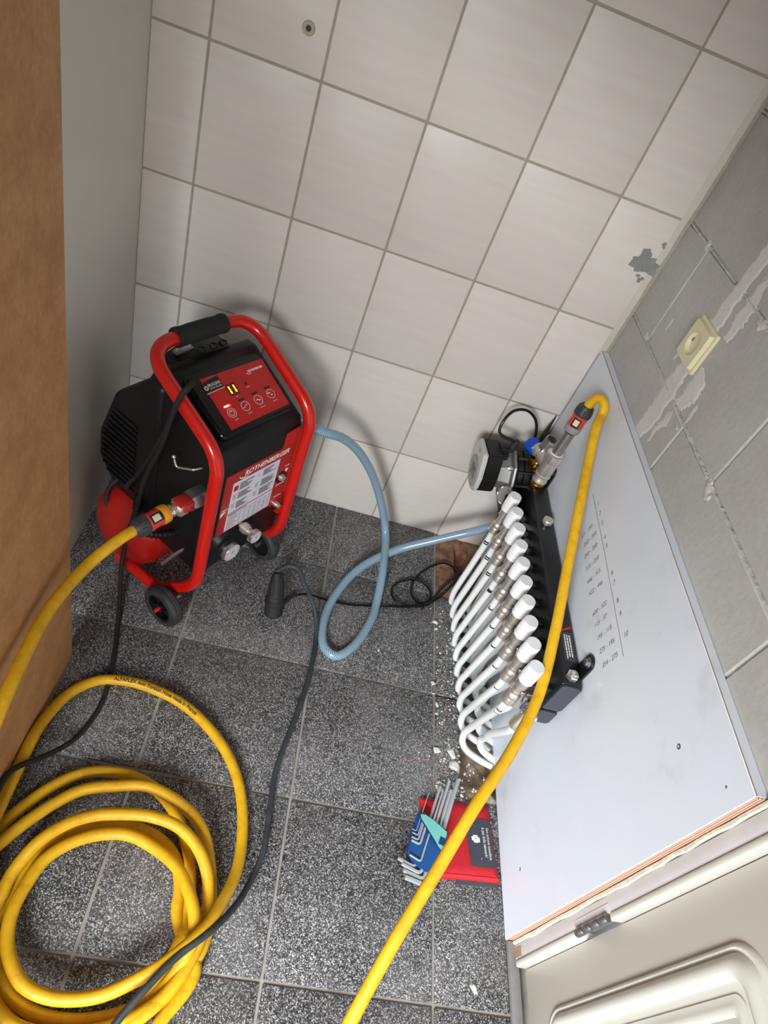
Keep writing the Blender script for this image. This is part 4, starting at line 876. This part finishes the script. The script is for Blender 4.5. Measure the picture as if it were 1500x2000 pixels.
b = new_bm(); tube(b, catmull([[0.4241, -0.3575, 0.012],[0.4538, -0.3467, 0.016],[0.5082, -0.3406, 0.004],[0.561, -0.3378, 0.004],[0.6406, -0.3191, 0.004],[0.7228, -0.2981, 0.004],[0.7649, -0.2805, 0.004],[0.808, -0.2383, 0.004],[0.8538, -0.1609, 0.004],[0.8575, -0.1315, 0.004],[0.8238, -0.1137, 0.004],[0.7855, -0.1358, 0.004],[0.7485, -0.1759, 0.004],[0.7276, -0.2189, 0.004],[0.7302, -0.2619, 0.004],[0.7531, -0.278, 0.005],[0.7747, -0.2635, 0.008],[0.7739, -0.2261, 0.009],[0.74, -0.2064, 0.009],[0.6974, -0.2226, 0.008],[0.6704, -0.2573, 0.008],[0.6791, -0.2889, 0.008],[0.7211, -0.2972, 0.009],[0.7698, -0.2767, 0.01],[0.8095, -0.2144, 0.008],[0.85, -0.1581, 0.006],[0.885, -0.12, 0.006],[0.905, -0.09, 0.03],[0.91, -0.08, 0.12],[0.905, -0.085, 0.25]], 0.006), 0.0031, 8); obj('cable', b, 'black_gloss', pc, world=True)
b = new_bm(); lathe(b, Vector((0.3845, -0.4225, 0.0)), dd, [(0, 0.002), (0.0180, 0.002), (0.0212, 0.006), (0.0212, 0.033), (0, 0.033)], 26); obj('plug', b, 'rubber', pc, world=True)
b = new_bm(); q0, q1 = Vector((0.393, -0.402, 0.020)), Vector((0.427, -0.351, 0.0135)); lathe(b, q0, q1 - q0, [(0, 0), (0.0085, 0), (0.0075, 0.012), (0.0060, 0.014), (0.0068, 0.020), (0.0052, 0.022), (0.0062, 0.030), (0.0045, 0.032), (0.0056, 0.042), (0.0040, (q1 - q0).length), (0, (q1 - q0).length)], 14); obj('strain_relief', b, 'rubber', pc, world=True)
b = new_bm(); tube(b, [Vector((0.762, -0.283, 0.006)) + Vector((0.4 * math.cos(t_) * 0.012, math.cos(t_) * 0.0125, math.sin(t_) * 0.0085)) for t_ in [2 * PI * k / 18 for k in range(18)]], 0.0016, 6, closed=True); tube(b, [(0.764, -0.27, 0.012), (0.765, -0.262, 0.020), (0.760, -0.255, 0.026)], 0.0010, 5); obj('cable_tie', b, 'black_gloss', pc, world=True)

# ================================================================== UNDERFLOOR HEATING MANIFOLD
mf = thing('heating_manifold', 'black underfloor heating manifold with ten white valve caps and pump on the white board', 'manifold', (XB, -0.42, 0.33))
def part(name, bm, mat, par=mf, **kw): return obj(name, bm, mat, par, world=(par is mf), **kw)
Y0, Y1 = -0.708, -0.060
b = new_bm(); box(b, (0.8895, Y0, 0.3065), (0.9315, Y1, 0.3950), bev=0.0045, seg=3); bar = part('distribution_bar', b, 'black_metal')
b = new_bm(); box(b, (0.8905, Y0, 0.2580), (0.9300, Y1, 0.3040), bev=0.0045, seg=3); bar2 = part('return_bar', b, 'black_metal')
for z0, z1, x0, x1 in ((0.3090, 0.3925, 0.8915, 0.9295), (0.2605, 0.3015, 0.8925, 0.9280)):
    b = new_bm(); prism(b, rrect(x0, x1, z0, z1, 0.007, 4), lambda x, z: (x, Y0 + 0.001, z), lambda x, z: (x, Y0 - 0.0030, z)); part('end_plate', b, 'endcap_metal')
    b = new_bm(); tube(b, [(x, Y0 - 0.0008, z) for x, z in rrect(x0 - 0.001, x1 + 0.001, z0 - 0.001, z1 + 0.001, 0.007, 4)], 0.0013, 6, closed=True); part('weld_bead', b, 'black_metal')
# wall brackets with hexagon screws
for yb, up in ((-0.672, 1), (-0.672, -1), (-0.140, 1)):
    z_in, z_out = (0.380, 0.440) if up > 0 else (0.275, 0.212)
    b = new_bm(); poly = []; w = 0.0155
    ce = z_out - up * w
    poly = [(yb - w, z_in)] + [(yb - w * math.cos(PI * k / 12), ce + up * w * math.sin(PI * k / 12)) for k in range(13)] + [(yb + w, z_in)]
    prism(b, poly, lambda y, z: (XB - 0.0006, y, z), lambda y, z: (XB - 0.0046, y, z)); br = part('wall_bracket', b, 'black_metal', angle=30)
    b = new_bm(); lathe(b, (XB - 0.0044, yb, ce), (-1, 0, 0), [(0, 0), (0.0098, 0), (0.0102, 0.0012), (0.0090, 0.0024), (0, 0.0024)], 22); part('washer', b, 'zinc')
    b = new_bm(); hexa(b, (XB - 0.0066, yb, ce), (XB - 0.0125, yb, ce), 0.0072, 0.12); part('hexagon_screw', b, 'zinc')
# vents on the top face
b = new_bm(); hexa(b, (0.9095, -0.690, 0.3945), (0.9095, -0.690, 0.4040), 0.0118, 0.1); v1 = part('vent_plug', b, 'chrome')
b = new_bm(); lathe(b, (0.9095, -0.690, 0.4035), (0, 0, 1), [(0, 0), (0.0075, 0), (0.0075, 0.0045), (0.0060, 0.0060), (0.0030, 0.0060), (0.0030, 0.0035), (0, 0.0035)], 16); part('vent_spindle', b, 'chrome', v1) if False else part('vent_spindle', b, 'chrome')
b = new_bm(); lathe(b, (0.9110, -0.292, 0.3945), (0, 0, 1), [(0, 0), (0.0085, 0), (0.0085, 0.003), (0.0112, 0.0035), (0.0118, 0.005), (0.0118, 0.0125), (0.0108, 0.0140), (0, 0.0145)], 26); part('vent_knob', b, 'nickel')
# data plate
b = new_bm(); box(b, (0.9030, -0.655, 0.3945), (0.9255, -0.590, 0.3956)); part('data_plate', b, 'card_dark')
rnd = random.Random(8)
for k in range(3):
    b = new_bm(); y = -0.596
    while y > -0.646:
        w = rnd.uniform(0.003, 0.009); box(b, (0.9185 - k * 0.0052, max(y - w, -0.65), 0.3955), (0.9208 - k * 0.0052, y, 0.3959)); y -= w + 0.0014
    part('fine_print', b, 'print_white', smooth=False)
b = new_bm(); box(b, (0.8935, -0.586, 0.3946), (0.9285, -0.5815, 0.3956)); b.transform(Matrix.Translation((0.911, -0.584, 0)) @ Matrix.Rotation(0.5, 4, 'Z') @ Matrix.Translation((-0.911, 0.584, 0))); part('red_stripe', b, 'label_red')
# ten outlets
NOUT = 10; XO = 0.8365
ys = [-0.2400 - 0.0503 * i for i in range(NOUT)]
proto = []
def mk(name, b, mat): proto.append(part(name, b, mat)); return proto[-1]
y = ys[0]
b = new_bm(); n = 26; prof = [(0.0, 0.0448), (0.0115, 0.0448), (0.0120, 0.0440), (0.0122, 0.0450), (0.0140, 0.0448), (0.0146, 0.0430), (0.0152, 0.0140), (0.0157, 0.0136), (0.0158, 0.0105), (0.0152, 0.0100), (0.0154, 0.0000), (0.0, 0.0)]
lathe(b, (XO, y, 0.3610), (0, 0, 1), prof, n); cap = mk('valve_cap', b, 'white_plastic')
b = new_bm()
for k in range(22):
    a = 2 * PI * k / 22; tube(b, [(XO + 0.0150 * math.cos(a), y + 0.0150 * math.sin(a), 0.377), (XO + 0.0144 * math.cos(a), y + 0.0144 * math.sin(a), 0.402)], 0.00075, 5)
ribs = obj('cap_ribs', b, 'white_plastic', cap); ribs.data.transform(mf.matrix_basis.inverted())
b = new_bm(); lathe(b, (XO, y, 0.318), (0, 0, 1), [(0, 0), (0.0098, 0), (0.0098, 0.005), (0.0085, 0.006), (0.0085, 0.020), (0.0125, 0.022), (0.0125, 0.040), (0.0090, 0.042), (0.0090, 0.045), (0, 0.045)], 22); mk('valve_body', b, 'nickel')
b = new_bm(); cyl(b, (XO, y, 0.347), (0.893, y, 0.347), 0.0095, n=18); lathe(b, (0.874, y, 0.347), (1, 0, 0), [(0.0095, 0), (0.0130, 0.001), (0.0130, 0.010), (0.0095, 0.011)], 6); mk('valve_neck', b, 'black_metal')
b = new_bm(); lathe(b, (XO, y, 0.2800), (0, 0, 1), [(0, 0), (0.0088, 0), (0.0120, 0.002), (0.0138, 0.004), (0.0138, 0.020), (0.0128, 0.022), (0.0138, 0.024), (0.0138, 0.030), (0.0120, 0.0335), (0.0095, 0.036), (0.0095, 0.040), (0, 0.040)], 24); mk('union_nut', b, 'nickel')
# lower row: short necks and nuts under the return bar
y = ys[0] - 0.0252
b = new_bm(); cyl(b, (0.868, y, 0.281), (0.892, y, 0.281), 0.0090, n=16); lathe(b, (0.868, y, 0.240), (0, 0, 1), [(0, 0), (0.0088, 0), (0.0138, 0.004), (0.0138, 0.022), (0.0110, 0.026), (0.0110, 0.048), (0.0080, 0.052), (0, 0.052)], 20); mk('return_union', b, 'nickel')
for i in range(1, NOUT):
    for p in proto:
        c = p.copy(); COL.objects.link(c); c.location = Vector(p.location) + Vector((0, ys[i] - ys[0], 0))
        for ch in p.children:
            d = ch.copy(); COL.objects.link(d); d.parent = c
# CE tag by the last outlet
b = new_bm(); box(b, (0.8520, -0.7160, 0.2950), (0.8740, -0.7095, 0.3220), bev=0.002); ce = part('mark_plate', b, 'zinc')
b = text_bm('CE', 0.015); b.transform(frame_mat((0.863, -0.7164, 0.3085), (1, 0, 0), (0, 0, 1))); part('lettering', b, 'print_black', smooth=False)
# upper connection: angle valve, brass union, steel pipe up to the hose coupling
XV, YV = 0.900, -0.166
b = new_bm(); lathe(b, (XV, YV, 0.392), (0, 0, 1), [(0, 0), (0.0150, 0), (0.0165, 0.003), (0.0165, 0.012), (0.0130, 0.014), (0.0130, 0.020), (0, 0.020)], 24); part('brass_union', b, 'brass')
b = new_bm(); lathe(b, (XV, YV, 0.409), (0, 0, 1), [(0, 0), (0.0150, 0), (0.0185, 0.004), (0.0185, 0.010), (0.0160, 0.014), (0.0172, 0.026), (0.0185, 0.045), (0.0185, 0.072), (0.0205, 0.074), (0.0205, 0.088), (0.0170, 0.090), (0, 0.090)], 24)
lathe(b, (XV, YV, 0.455), Vector((-0.028, 0.055, 0.012)), [(0.0150, 0.0), (0.0150, 0.040), (0.0175, 0.042), (0.0175, 0.058), (0, 0.060)], 20); part('angle_valve', b, 'nickel')
b = new_bm(); lathe(b, (XV, YV, 0.496), (0, 0, 1), [(0, 0), (0.0145, 0), (0.0145, 0.004), (0.0125, 0.0045), (0.0125, 0.066), (0, 0.066)], 24); part('steel_nipple', b, 'steel_pipe')
b = new_bm(); lathe(b, (XV, YV, 0.4955), (0, 0, 1), [(0.0130, 0), (0.0162, 0), (0.0155, 0.0045), (0.0130, 0.0050)], 22); part('sealing_tape', b, 'print_white')
b = new_bm(); hexa(b, (0.884, -0.128, 0.470), (0.888, -0.132, 0.508), 0.0155, 0.08); part('open_nut', b, 'chrome')
b = new_bm(); cyl(b, (0.8880, -0.1320, 0.5070), (0.8882, -0.1322, 0.5092), 0.0112, n=20); part('nut_bore', b, 'print_black')
b = new_bm(); hexa(b, (0.8780, -0.108, 0.452), (0.856, -0.112, 0.470), 0.0185, 0.16, 8); part('blue_cap', b, 'blue_cap')
for p0, p1, r in (((0.893, -0.120, 0.425), (0.872, -0.128, 0.425), 0.0095), ((0.893, -0.120, 0.400), (0.893, -0.120, 0.440), 0.0120)):
    b = new_bm(); lathe(b, p0, Vector(p1) - Vector(p0), [(0, 0), (r, 0), (r, 0.006), (r * 0.8, 0.008), (r * 0.8, 0.014), (r, 0.016), (r, 0.022), (0, (Vector(p1) - Vector(p0)).length)], 18); part('brass_fitting', b, 'brass')
b = new_bm(); hexa(b, (XV, YV, 0.474), (XV, YV, 0.4965), 0.0220, 0.06); part('valve_hexagon', b, 'nickel')
b = new_bm(); lathe(b, (XV, YV, 0.428), (0, 0, 1), [(0.0150, 0), (0.0192, 0.002), (0.0192, 0.006), (0.0150, 0.008)], 24); part('valve_ring', b, 'nickel')
b = new_bm(); tube(b, [Vector((0.9231, -0.0080, 0.4978)), Vector((0.9022, -0.0500, 0.4554)), Vector((0.900, -0.072, 0.385))], [0.0012, 0.0062, 0.0090], 10); part('dark_wedge', b, 'rubber')  # tapered dark piece in the corner between back wall and board
# ---- circulation pump: body, aluminium motor flange, black shell, grey control head
PX = Vector((-0.985, -0.10, -0.14)).normalized(); PC = Vector((0.878, -0.098, 0.372))
def pp(h): return PC + PX * h
b = new_bm(); lathe(b, pp(-0.012), PX, [(0, 0), (0.050, 0), (0.056, 0.006), (0.056, 0.020), (0.050, 0.022), (0.056, 0.024), (0.056, 0.036), (0.049, 0.040), (0, 0.040)], 28); part('pump_volute', b, 'black_plastic')
x_, y_, d_ = basis(PX)
for k in range(10):
    a = 2 * PI * k / 10; rr = x_ * math.cos(a) + y_ * math.sin(a); b = new_bm(); tube(b, [pp(-0.010) + rr * 0.056, pp(0.026) + rr * 0.056], 0.0042, 6); part('volute_rib', b, 'black_plastic')
b = new_bm(); lathe(b, pp(0.028), PX, [(0, 0), (0.060, 0), (0.062, 0.003), (0.060, 0.007), (0.050, 0.012), (0.046, 0.028), (0.044, 0.048), (0, 0.048)], 8); fl = part('motor_flange', b, 'aluminium', angle=20)
for k in range(4):
    a = PI / 4 + PI / 2 * k; rr = x_ * math.cos(a) + y_ * math.sin(a); b = new_bm(); cyl(b, pp(0.030) + rr * 0.047, pp(0.046) + rr * 0.047, 0.0062, n=12); cyl(b, pp(0.046) + rr * 0.047, pp(0.050) + rr * 0.047, 0.0045, n=6); part('flange_bolt', b, 'chrome')
# control head oriented with the pump axis
up = (Vector((0, 0.05, 1)) - PX * Vector((0, 0.05, 1)).dot(PX)).normalized(); sd = up.cross(PX).normalized()
def HP(a, c, h): return pp(h) + sd * a + up * c
head = [(-0.040, -0.048), (-0.012, -0.060), (0.020, -0.058), (0.042, -0.040), (0.046, 0.0), (0.044, 0.042), (0.038, 0.066), (-0.030, 0.066), (-0.036, 0.042), (-0.046, 0.036), (-0.048, -0.012)]
b = new_bm(); t = new_bm(); prism(t, head, lambda a, c: HP(a, c, 0.068), lambda a, c: HP(a, c, 0.106)); bmesh.ops.bevel(t, geom=t.edges[:], offset=0.003, segments=2, affect='EDGES'); merge(b, t); part('pump_shell', b, 'black_plastic')
b = new_bm(); t = new_bm(); prism(t, [(a * 1.02, c * 1.02) for a, c in head], lambda a, c: HP(a, c, 0.1055), lambda a, c: HP(a, c, 0.117)); bmesh.ops.bevel(t, geom=t.edges[:], offset=0.004, segments=3, affect='EDGES'); merge(b, t); hd = part('control_head', b, 'pump_grey')
b = new_bm(); prism(b, [(0.038 * math.cos(2 * PI * k / 32), -0.012 + 0.042 * math.sin(2 * PI * k / 32)) for k in range(32)], lambda a, c: HP(a, c, 0.1165), lambda a, c: HP(a, c, 0.1186)); part('dial_panel', b, 'pump_panel')
b = new_bm(); prism(b, rrect(-0.016, 0.014, -0.030, 0.004, 0.003, 3), lambda a, c: HP(a, c, 0.118), lambda a, c: HP(a, c, 0.1194)); part('display', b, 'screen_dark')
b = new_bm(); prism(b, rrect(-0.006, 0.006, 0.046, 0.056, 0.0045, 4), lambda a, c: HP(a, c, 0.1160), lambda a, c: HP(a, c, 0.1180)); part('indicator', b, 'pump_panel')
b = new_bm(); prism(b, rrect(-0.014, 0.016, 0.030, 0.072, 0.003, 3), lambda a, c: HP(a, c, 0.050), lambda a, c: HP(a, c, 0.072)); part('connector_block', b, 'black_plastic')
# pump lead looping up from the connector and back to the body
ld0 = HP(0.0, 0.068, 0.052)
b = new_bm(); lathe(b, HP(0.0, 0.058, 0.046), up * 0.9 - PX * 0.35, [(0, 0), (0.0095, 0), (0.0105, 0.010), (0.0065, 0.030), (0.0045, 0.034), (0, 0.034)], 14); part('lead_boot', b, 'rubber')
LP = [HP(0.0, 0.085, 0.038), Vector((0.7848, -0.0880, 0.4557)), Vector((0.7841, -0.0750, 0.4850)), Vector((0.8010, -0.0600, 0.5080)), Vector((0.8330, -0.0500, 0.5123)), Vector((0.8631, -0.0500, 0.4949)), Vector((0.8794, -0.0600, 0.4600)), Vector((0.8800, -0.0700, 0.4181)), Vector((0.906, -0.075, 0.40)), Vector((0.908, -0.078, 0.34))]
b = new_bm(); tube(b, catmull(LP, 0.006), 0.0036, 10); part('pump_lead', b, 'black_gloss')
# temperature gauge below the pump
b = new_bm(); gp = Vector((0.858, -0.160, 0.336)); gd = Vector((-0.80, -0.52, 0.25)); lathe(b, gp, gd, [(0, 0), (0.022, 0), (0.024, 0.003), (0.024, 0.016), (0.0225, 0.018), (0.021, 0.016)], 28); part('thermometer_rim', b, 'chrome')
b = new_bm(); lathe(b, gp, gd, [(0.0215, 0.010), (0.0215, 0.0155), (0, 0.0155)], 28); part('thermometer_dial', b, 'pump_panel')
b = new_bm(); box(b, (0.846, -0.185, 0.290), (0.892, -0.090, 0.350), bev=0.008, seg=3); part('mixing_block', b, 'black_plastic')
for k, yy in enumerate((-0.185, -0.205)):
    b = new_bm(); lathe(b, (0.862, yy, 0.335), (0, -1, 0), [(0, 0), (0.011, 0), (0.012, 0.003), (0.012, 0.010), (0.009, 0.012), (0, 0.014)], 16); part('brass_fitting', b, 'brass')

# ================================================================== WHITE HEATING PIPES
ordn = ('first', 'second', 'third', 'fourth', 'fifth', 'sixth', 'seventh', 'eighth', 'ninth', 'tenth')
for i in range(NOUT):
    y = ys[i]; xb = 0.8365 + 0.0022 * i; yb = -0.243 - 0.0435 * i
    pts = [Vector((XO, y, 0.283)), Vector((XO, y, 0.262)), Vector(((XO + xb) / 2 - 0.002, y * 0.5 + yb * 0.5, 0.150)), Vector((xb - 0.004, yb * 0.88 + y * 0.12, 0.072)), Vector((xb - 0.003, yb, 0.032)), Vector((xb + 0.006, yb - 0.004, -0.002)), Vector((xb + 0.024, yb - 0.011, -0.022)), Vector((0.914, yb - 0.022, -0.031)), Vector((0.946, yb - 0.030, -0.034))]
    pi = thing('heating_pipe', '%s white pipe in the front row, counted from the pump' % ordn[i] if i else 'white front-row pipe nearest the pump', 'pipe', (XO, y, 0.0), 0, 'front row of white heating pipes')
    b = new_bm(); tube(b, catmull(pts, 0.009), 0.0081, 14); obj('pipe', b, 'pipe_white', pi, world=True)
    for k, h in enumerate((0.236, 0.252) if i == 9 else (0.246,)):
        q = pts[1].lerp(pts[2], (0.262 - h) / 0.112)
        bb = new_bm(); mk_ = []
        for s in range(7):
            th = -2.0 + (s - 3) * 0.24; ca, sa = math.cos(th), math.sin(th)
            mk_.append([bb.verts.new((q.x + ca * 0.0086, q.y + sa * 0.0086, h + dz)) for dz in (-0.0055, -0.0014, 0.0014, 0.0055)])
        for s, (A, B) in enumerate(zip(mk_, mk_[1:])):
            for r_ in ((0, 1, 2) if (s in (0, 5) or i in (3,)) else (0, 2)): bb.faces.new((A[r_], B[r_], B[r_ + 1], A[r_ + 1]))
        obj('marker_print', bb, 'print_black', pi, world=True, smooth=False)
for i in range(NOUT):
    y = ys[i] - 0.0252; xb = 0.876 + 0.0016 * i; yb = -0.262 - 0.0425 * i
    pts = [Vector((0.868, y, 0.244)), Vector((0.868, y, 0.226)), Vector((0.870, y * 0.5 + yb * 0.5, 0.13)), Vector((xb - 0.002, yb * 0.88 + y * 0.12, 0.060)), Vector((xb, yb, 0.036)), Vector((xb + 0.010, yb - 0.005, 0.012)), Vector((xb + 0.032, yb - 0.012, -0.003)), Vector((0.950, yb - 0.020, -0.009))]
    b = new_bm(); tube(b, catmull(pts, 0.010), 0.0081, 12); o = obj('heating_pipe', b, 'pipe_white')
    tag(o, 'white pipe in the rear row behind the %s front-row pipe from the pump' % ordn[i], 'pipe', 'rear row of white heating pipes')

# ================================================================== RED POUCH AND HEX KEY SET
po = thing('tool_pouch', 'red cloth pouch with dark printed card lying on the floor against the board', 'pouch', (0.85, -0.855, 0.0))
corner = [Vector((0.7600, -0.7870, 0)), Vector((0.9140, -0.7735, 0)), Vector((0.9290, -0.9235, 0)), Vector((0.7890, -0.9330, 0))]
def bil(a, c): return corner[0] * (1 - a) * (1 - c) + corner[1] * a * (1 - c) + corner[2] * a * c + corner[3] * (1 - a) * c
def pouch_z(a, c):
    e = min(a, 1 - a, c, 1 - c); return 0.0045 + 0.0115 * min(1.0, (e / 0.12)) ** 0.5 + 0.0014 * math.sin(9 * a + 4 * c) * min(1, e * 8)
def sheet(name, a0, a1, c0, c1, lift, mat, n=26, base=0.001, zf=pouch_z):
    b = new_bm(); top = []; bot = []
    for i in range(n + 1):
        top.append([]); bot.append([])
        for j in range(n + 1):
            a = a0 + (a1 - a0) * i / n; c = c0 + (c1 - c0) * j / n; p = bil(a, c); top[-1].append(b.verts.new((p.x, p.y, zf(a, c) + lift))); bot[-1].append(b.verts.new((p.x, p.y, base if base is not None else zf(a, c) + lift - 0.0008)))
    for i in range(n):
        for j in range(n): b.faces.new((top[i][j], top[i + 1][j], top[i + 1][j + 1], top[i][j + 1])); b.faces.new((bot[i][j], bot[i][j + 1], bot[i + 1][j + 1], bot[i + 1][j]))
    for i in range(n):
        for (A, B, C_, D) in ((top[i][0], bot[i][0], bot[i + 1][0], top[i + 1][0]), (top[i][n], top[i + 1][n], bot[i + 1][n], bot[i][n]), (top[0][i], top[0][i + 1], bot[0][i + 1], bot[0][i]), (top[n][i], bot[n][i], bot[n][i + 1], top[n][i + 1])): b.faces.new((A, B, C_, D))
    return obj(name, b, mat, po, world=True, angle=60)
sheet('bag', 0, 1, 0, 1, 0, 'pouch_red')
sheet('backing_felt', 0.35, 0.97, 0.90, 1.05, 0, 'felt_grey', 10, 0.0005, lambda a, c: 0.005)
sheet('flap', 0.0, 0.16, 0.0, 0.42, 0.0022, 'pouch_edge', 10, None)
sheet('printed_card', 0.57, 0.965, 0.235, 0.845, 0.0012, 'card_dark', 12, None)
def card_pt(a, c, l=0.0016): p = bil(a, c); return Vector((p.x, p.y, pouch_z(a, c) + l))
for body, a in (('Een schone installatie', 0.890), ('is pas \u00e9cht vakwerk!', 0.825)):
    t = text_bm(body, 0.0098, align='LEFT', width=0.060 if a > 0.86 else 0.056)
    for v in t.verts: v.co = card_pt(a + v.co.y / 0.155, 0.345 + v.co.x / 0.150)
    obj('lettering', t, 'print_white', po, world=True, smooth=False)
t = new_bm()
for a0, a1, c0, c1 in ((0.635, 0.665, 0.475, 0.525), (0.662, 0.725, 0.455, 0.550), (0.722, 0.752, 0.480, 0.540)): prism(t, rc(a0, a1, c0, c1), lambda a, c: card_pt(a, c, 0.0012), lambda a, c: card_pt(a, c, 0.0018))
obj('logo', t, 'print_white', po, world=True, smooth=False)
t = text_bm('A', 0.0070)
for v in t.verts: v.co = card_pt(0.694 + v.co.y / 0.155, 0.502 + v.co.x / 0.150, 0.0021)
obj('lettering', t, 'print_grey', po, world=True, smooth=False)
for (a, c, a2, c2) in ((0.685, 0.315, 0.715, 0.345), (0.745, 0.715, 0.740, 0.755)):
    b = new_bm(); tube(b, [card_pt(a, c, 0.0015), card_pt((a + a2) / 2, (c + c2) / 2, 0.0032), card_pt(a2, c2, 0.0015)], 0.0006, 5); obj('staple', b, 'zinc', po, world=True)
sheet('seam', 0.02, 0.98, 0.955, 0.985, 0.0016, 'pouch_edge', 12, None)

ks = thing('hex_key_set', 'set of steel hex keys in a blue and mint holder lying across the red pouch', 'hex keys', (0.768, -0.880, 0.0))
# holder frame: A along the keys (towards the tips), S across, N up
A_ = Vector((0.292, 0.956, 0)).normalized(); A_ = (A_ + Vector((0, 0, 0.05))).normalized(); S_ = Vector((A_.y, -A_.x, 0)).normalized(); N_ = S_.cross(A_).normalized(); 
if N_.z < 0: N_ = -N_
KO = Vector((0.768, -0.880, 0.0225))
def K(s, a, n=0.0): return KO + S_ * s + A_ * a + N_ * n
hold = [(-0.030, -0.028), (-0.012, -0.046), (0.020, -0.050), (0.030, -0.030), (0.034, 0.030), (0.030, 0.036), (-0.026, 0.048), (-0.034, 0.040)]
b = new_bm(); t = new_bm(); prism(t, hold, lambda s, a: K(s, a, -0.006), lambda s, a: K(s, a, 0.009)); bmesh.ops.bevel(t, geom=t.edges[:], offset=0.0025, segments=2, affect='EDGES'); merge(b, t); obj('holder', b, 'holder_blue', ks, world=True)
b = new_bm(); t = new_bm(); prism(t, [(-0.0345, 0.041), (-0.026, 0.0490), (0.0305, 0.0370), (0.0350, 0.030), (0.0335, -0.006), (0.012, 0.006), (-0.010, 0.020), (-0.026, 0.032)], lambda s, a: K(s, a, 0.004), lambda s, a: K(s, a, 0.0140)); bmesh.ops.bevel(t, geom=t.edges[:], offset=0.0022, segments=2, affect='EDGES'); merge(b, t); obj('holder_clamp', b, 'holder_dark', ks, world=True)
mint = [(-0.030, 0.0405), (-0.020, 0.0440), (0.000, 0.0415), (0.0300, 0.0335), (0.0318, 0.0270), (0.0310, -0.0025), (0.024, 0.0000), (0.0080, 0.0110), (-0.0100, 0.0235), (-0.026, 0.034)]
b = new_bm(); prism(b, mint, lambda s, a: K(s, a, 0.013), lambda s, a: K(s, a, 0.0150)); obj('holder_inlay', b, 'holder_mint', ks, world=True)
b = new_bm(); box(b, (-0.006, -0.007, 0), (0.006, 0.007, 0.0012)); b.transform(frame_mat(K(0.0265, 0.012, 0.0148), S_, A_)); obj('inlay_notch', b, 'holder_dark', ks, world=True)
def key(s, r, tip, bend, foot, fs, n=0.004, ft=0.0):
    """one L key: long arm from the bend to its tip, short foot turned sideways"""
    b = new_bm(); pts = fillet([K(s, tip, n), K(s, bend, n), K(s + fs, bend - ft, n)], r * 2.6, 6); tube(b, pts, r, 6); return obj('hex_key', b, 'key_steel', ks, world=True, angle=25)
key(0.0260, 0.0048, 0.150, -0.070, 0, -0.044, 0.000, 0.004); key(0.0175, 0.0040, 0.122, -0.062, 0, -0.042, -0.001, 0.002)
key(0.0080, 0.0036, 0.138, -0.056, 0, -0.040, 0.002, 0.0); key(-0.0010, 0.0020, 0.108, -0.040, 0, -0.024, 0.0115, -0.002); key(-0.0060, 0.0032, 0.118, -0.050, 0, -0.036, 0.001, 0.0)
key(-0.0120, 0.0024, 0.030, -0.012, 0, -0.018, 0.0115, 0.0); key(-0.0180, 0.0018, 0.030, -0.006, 0, -0.014, 0.0115, 0.0); key(-0.0215, 0.0013, 0.030, 0.002, 0, -0.012, 0.0115, 0.0); key(-0.0270, 0.0009, 0.090, 0.008, 0, -0.010, 0.0115, 0.0)
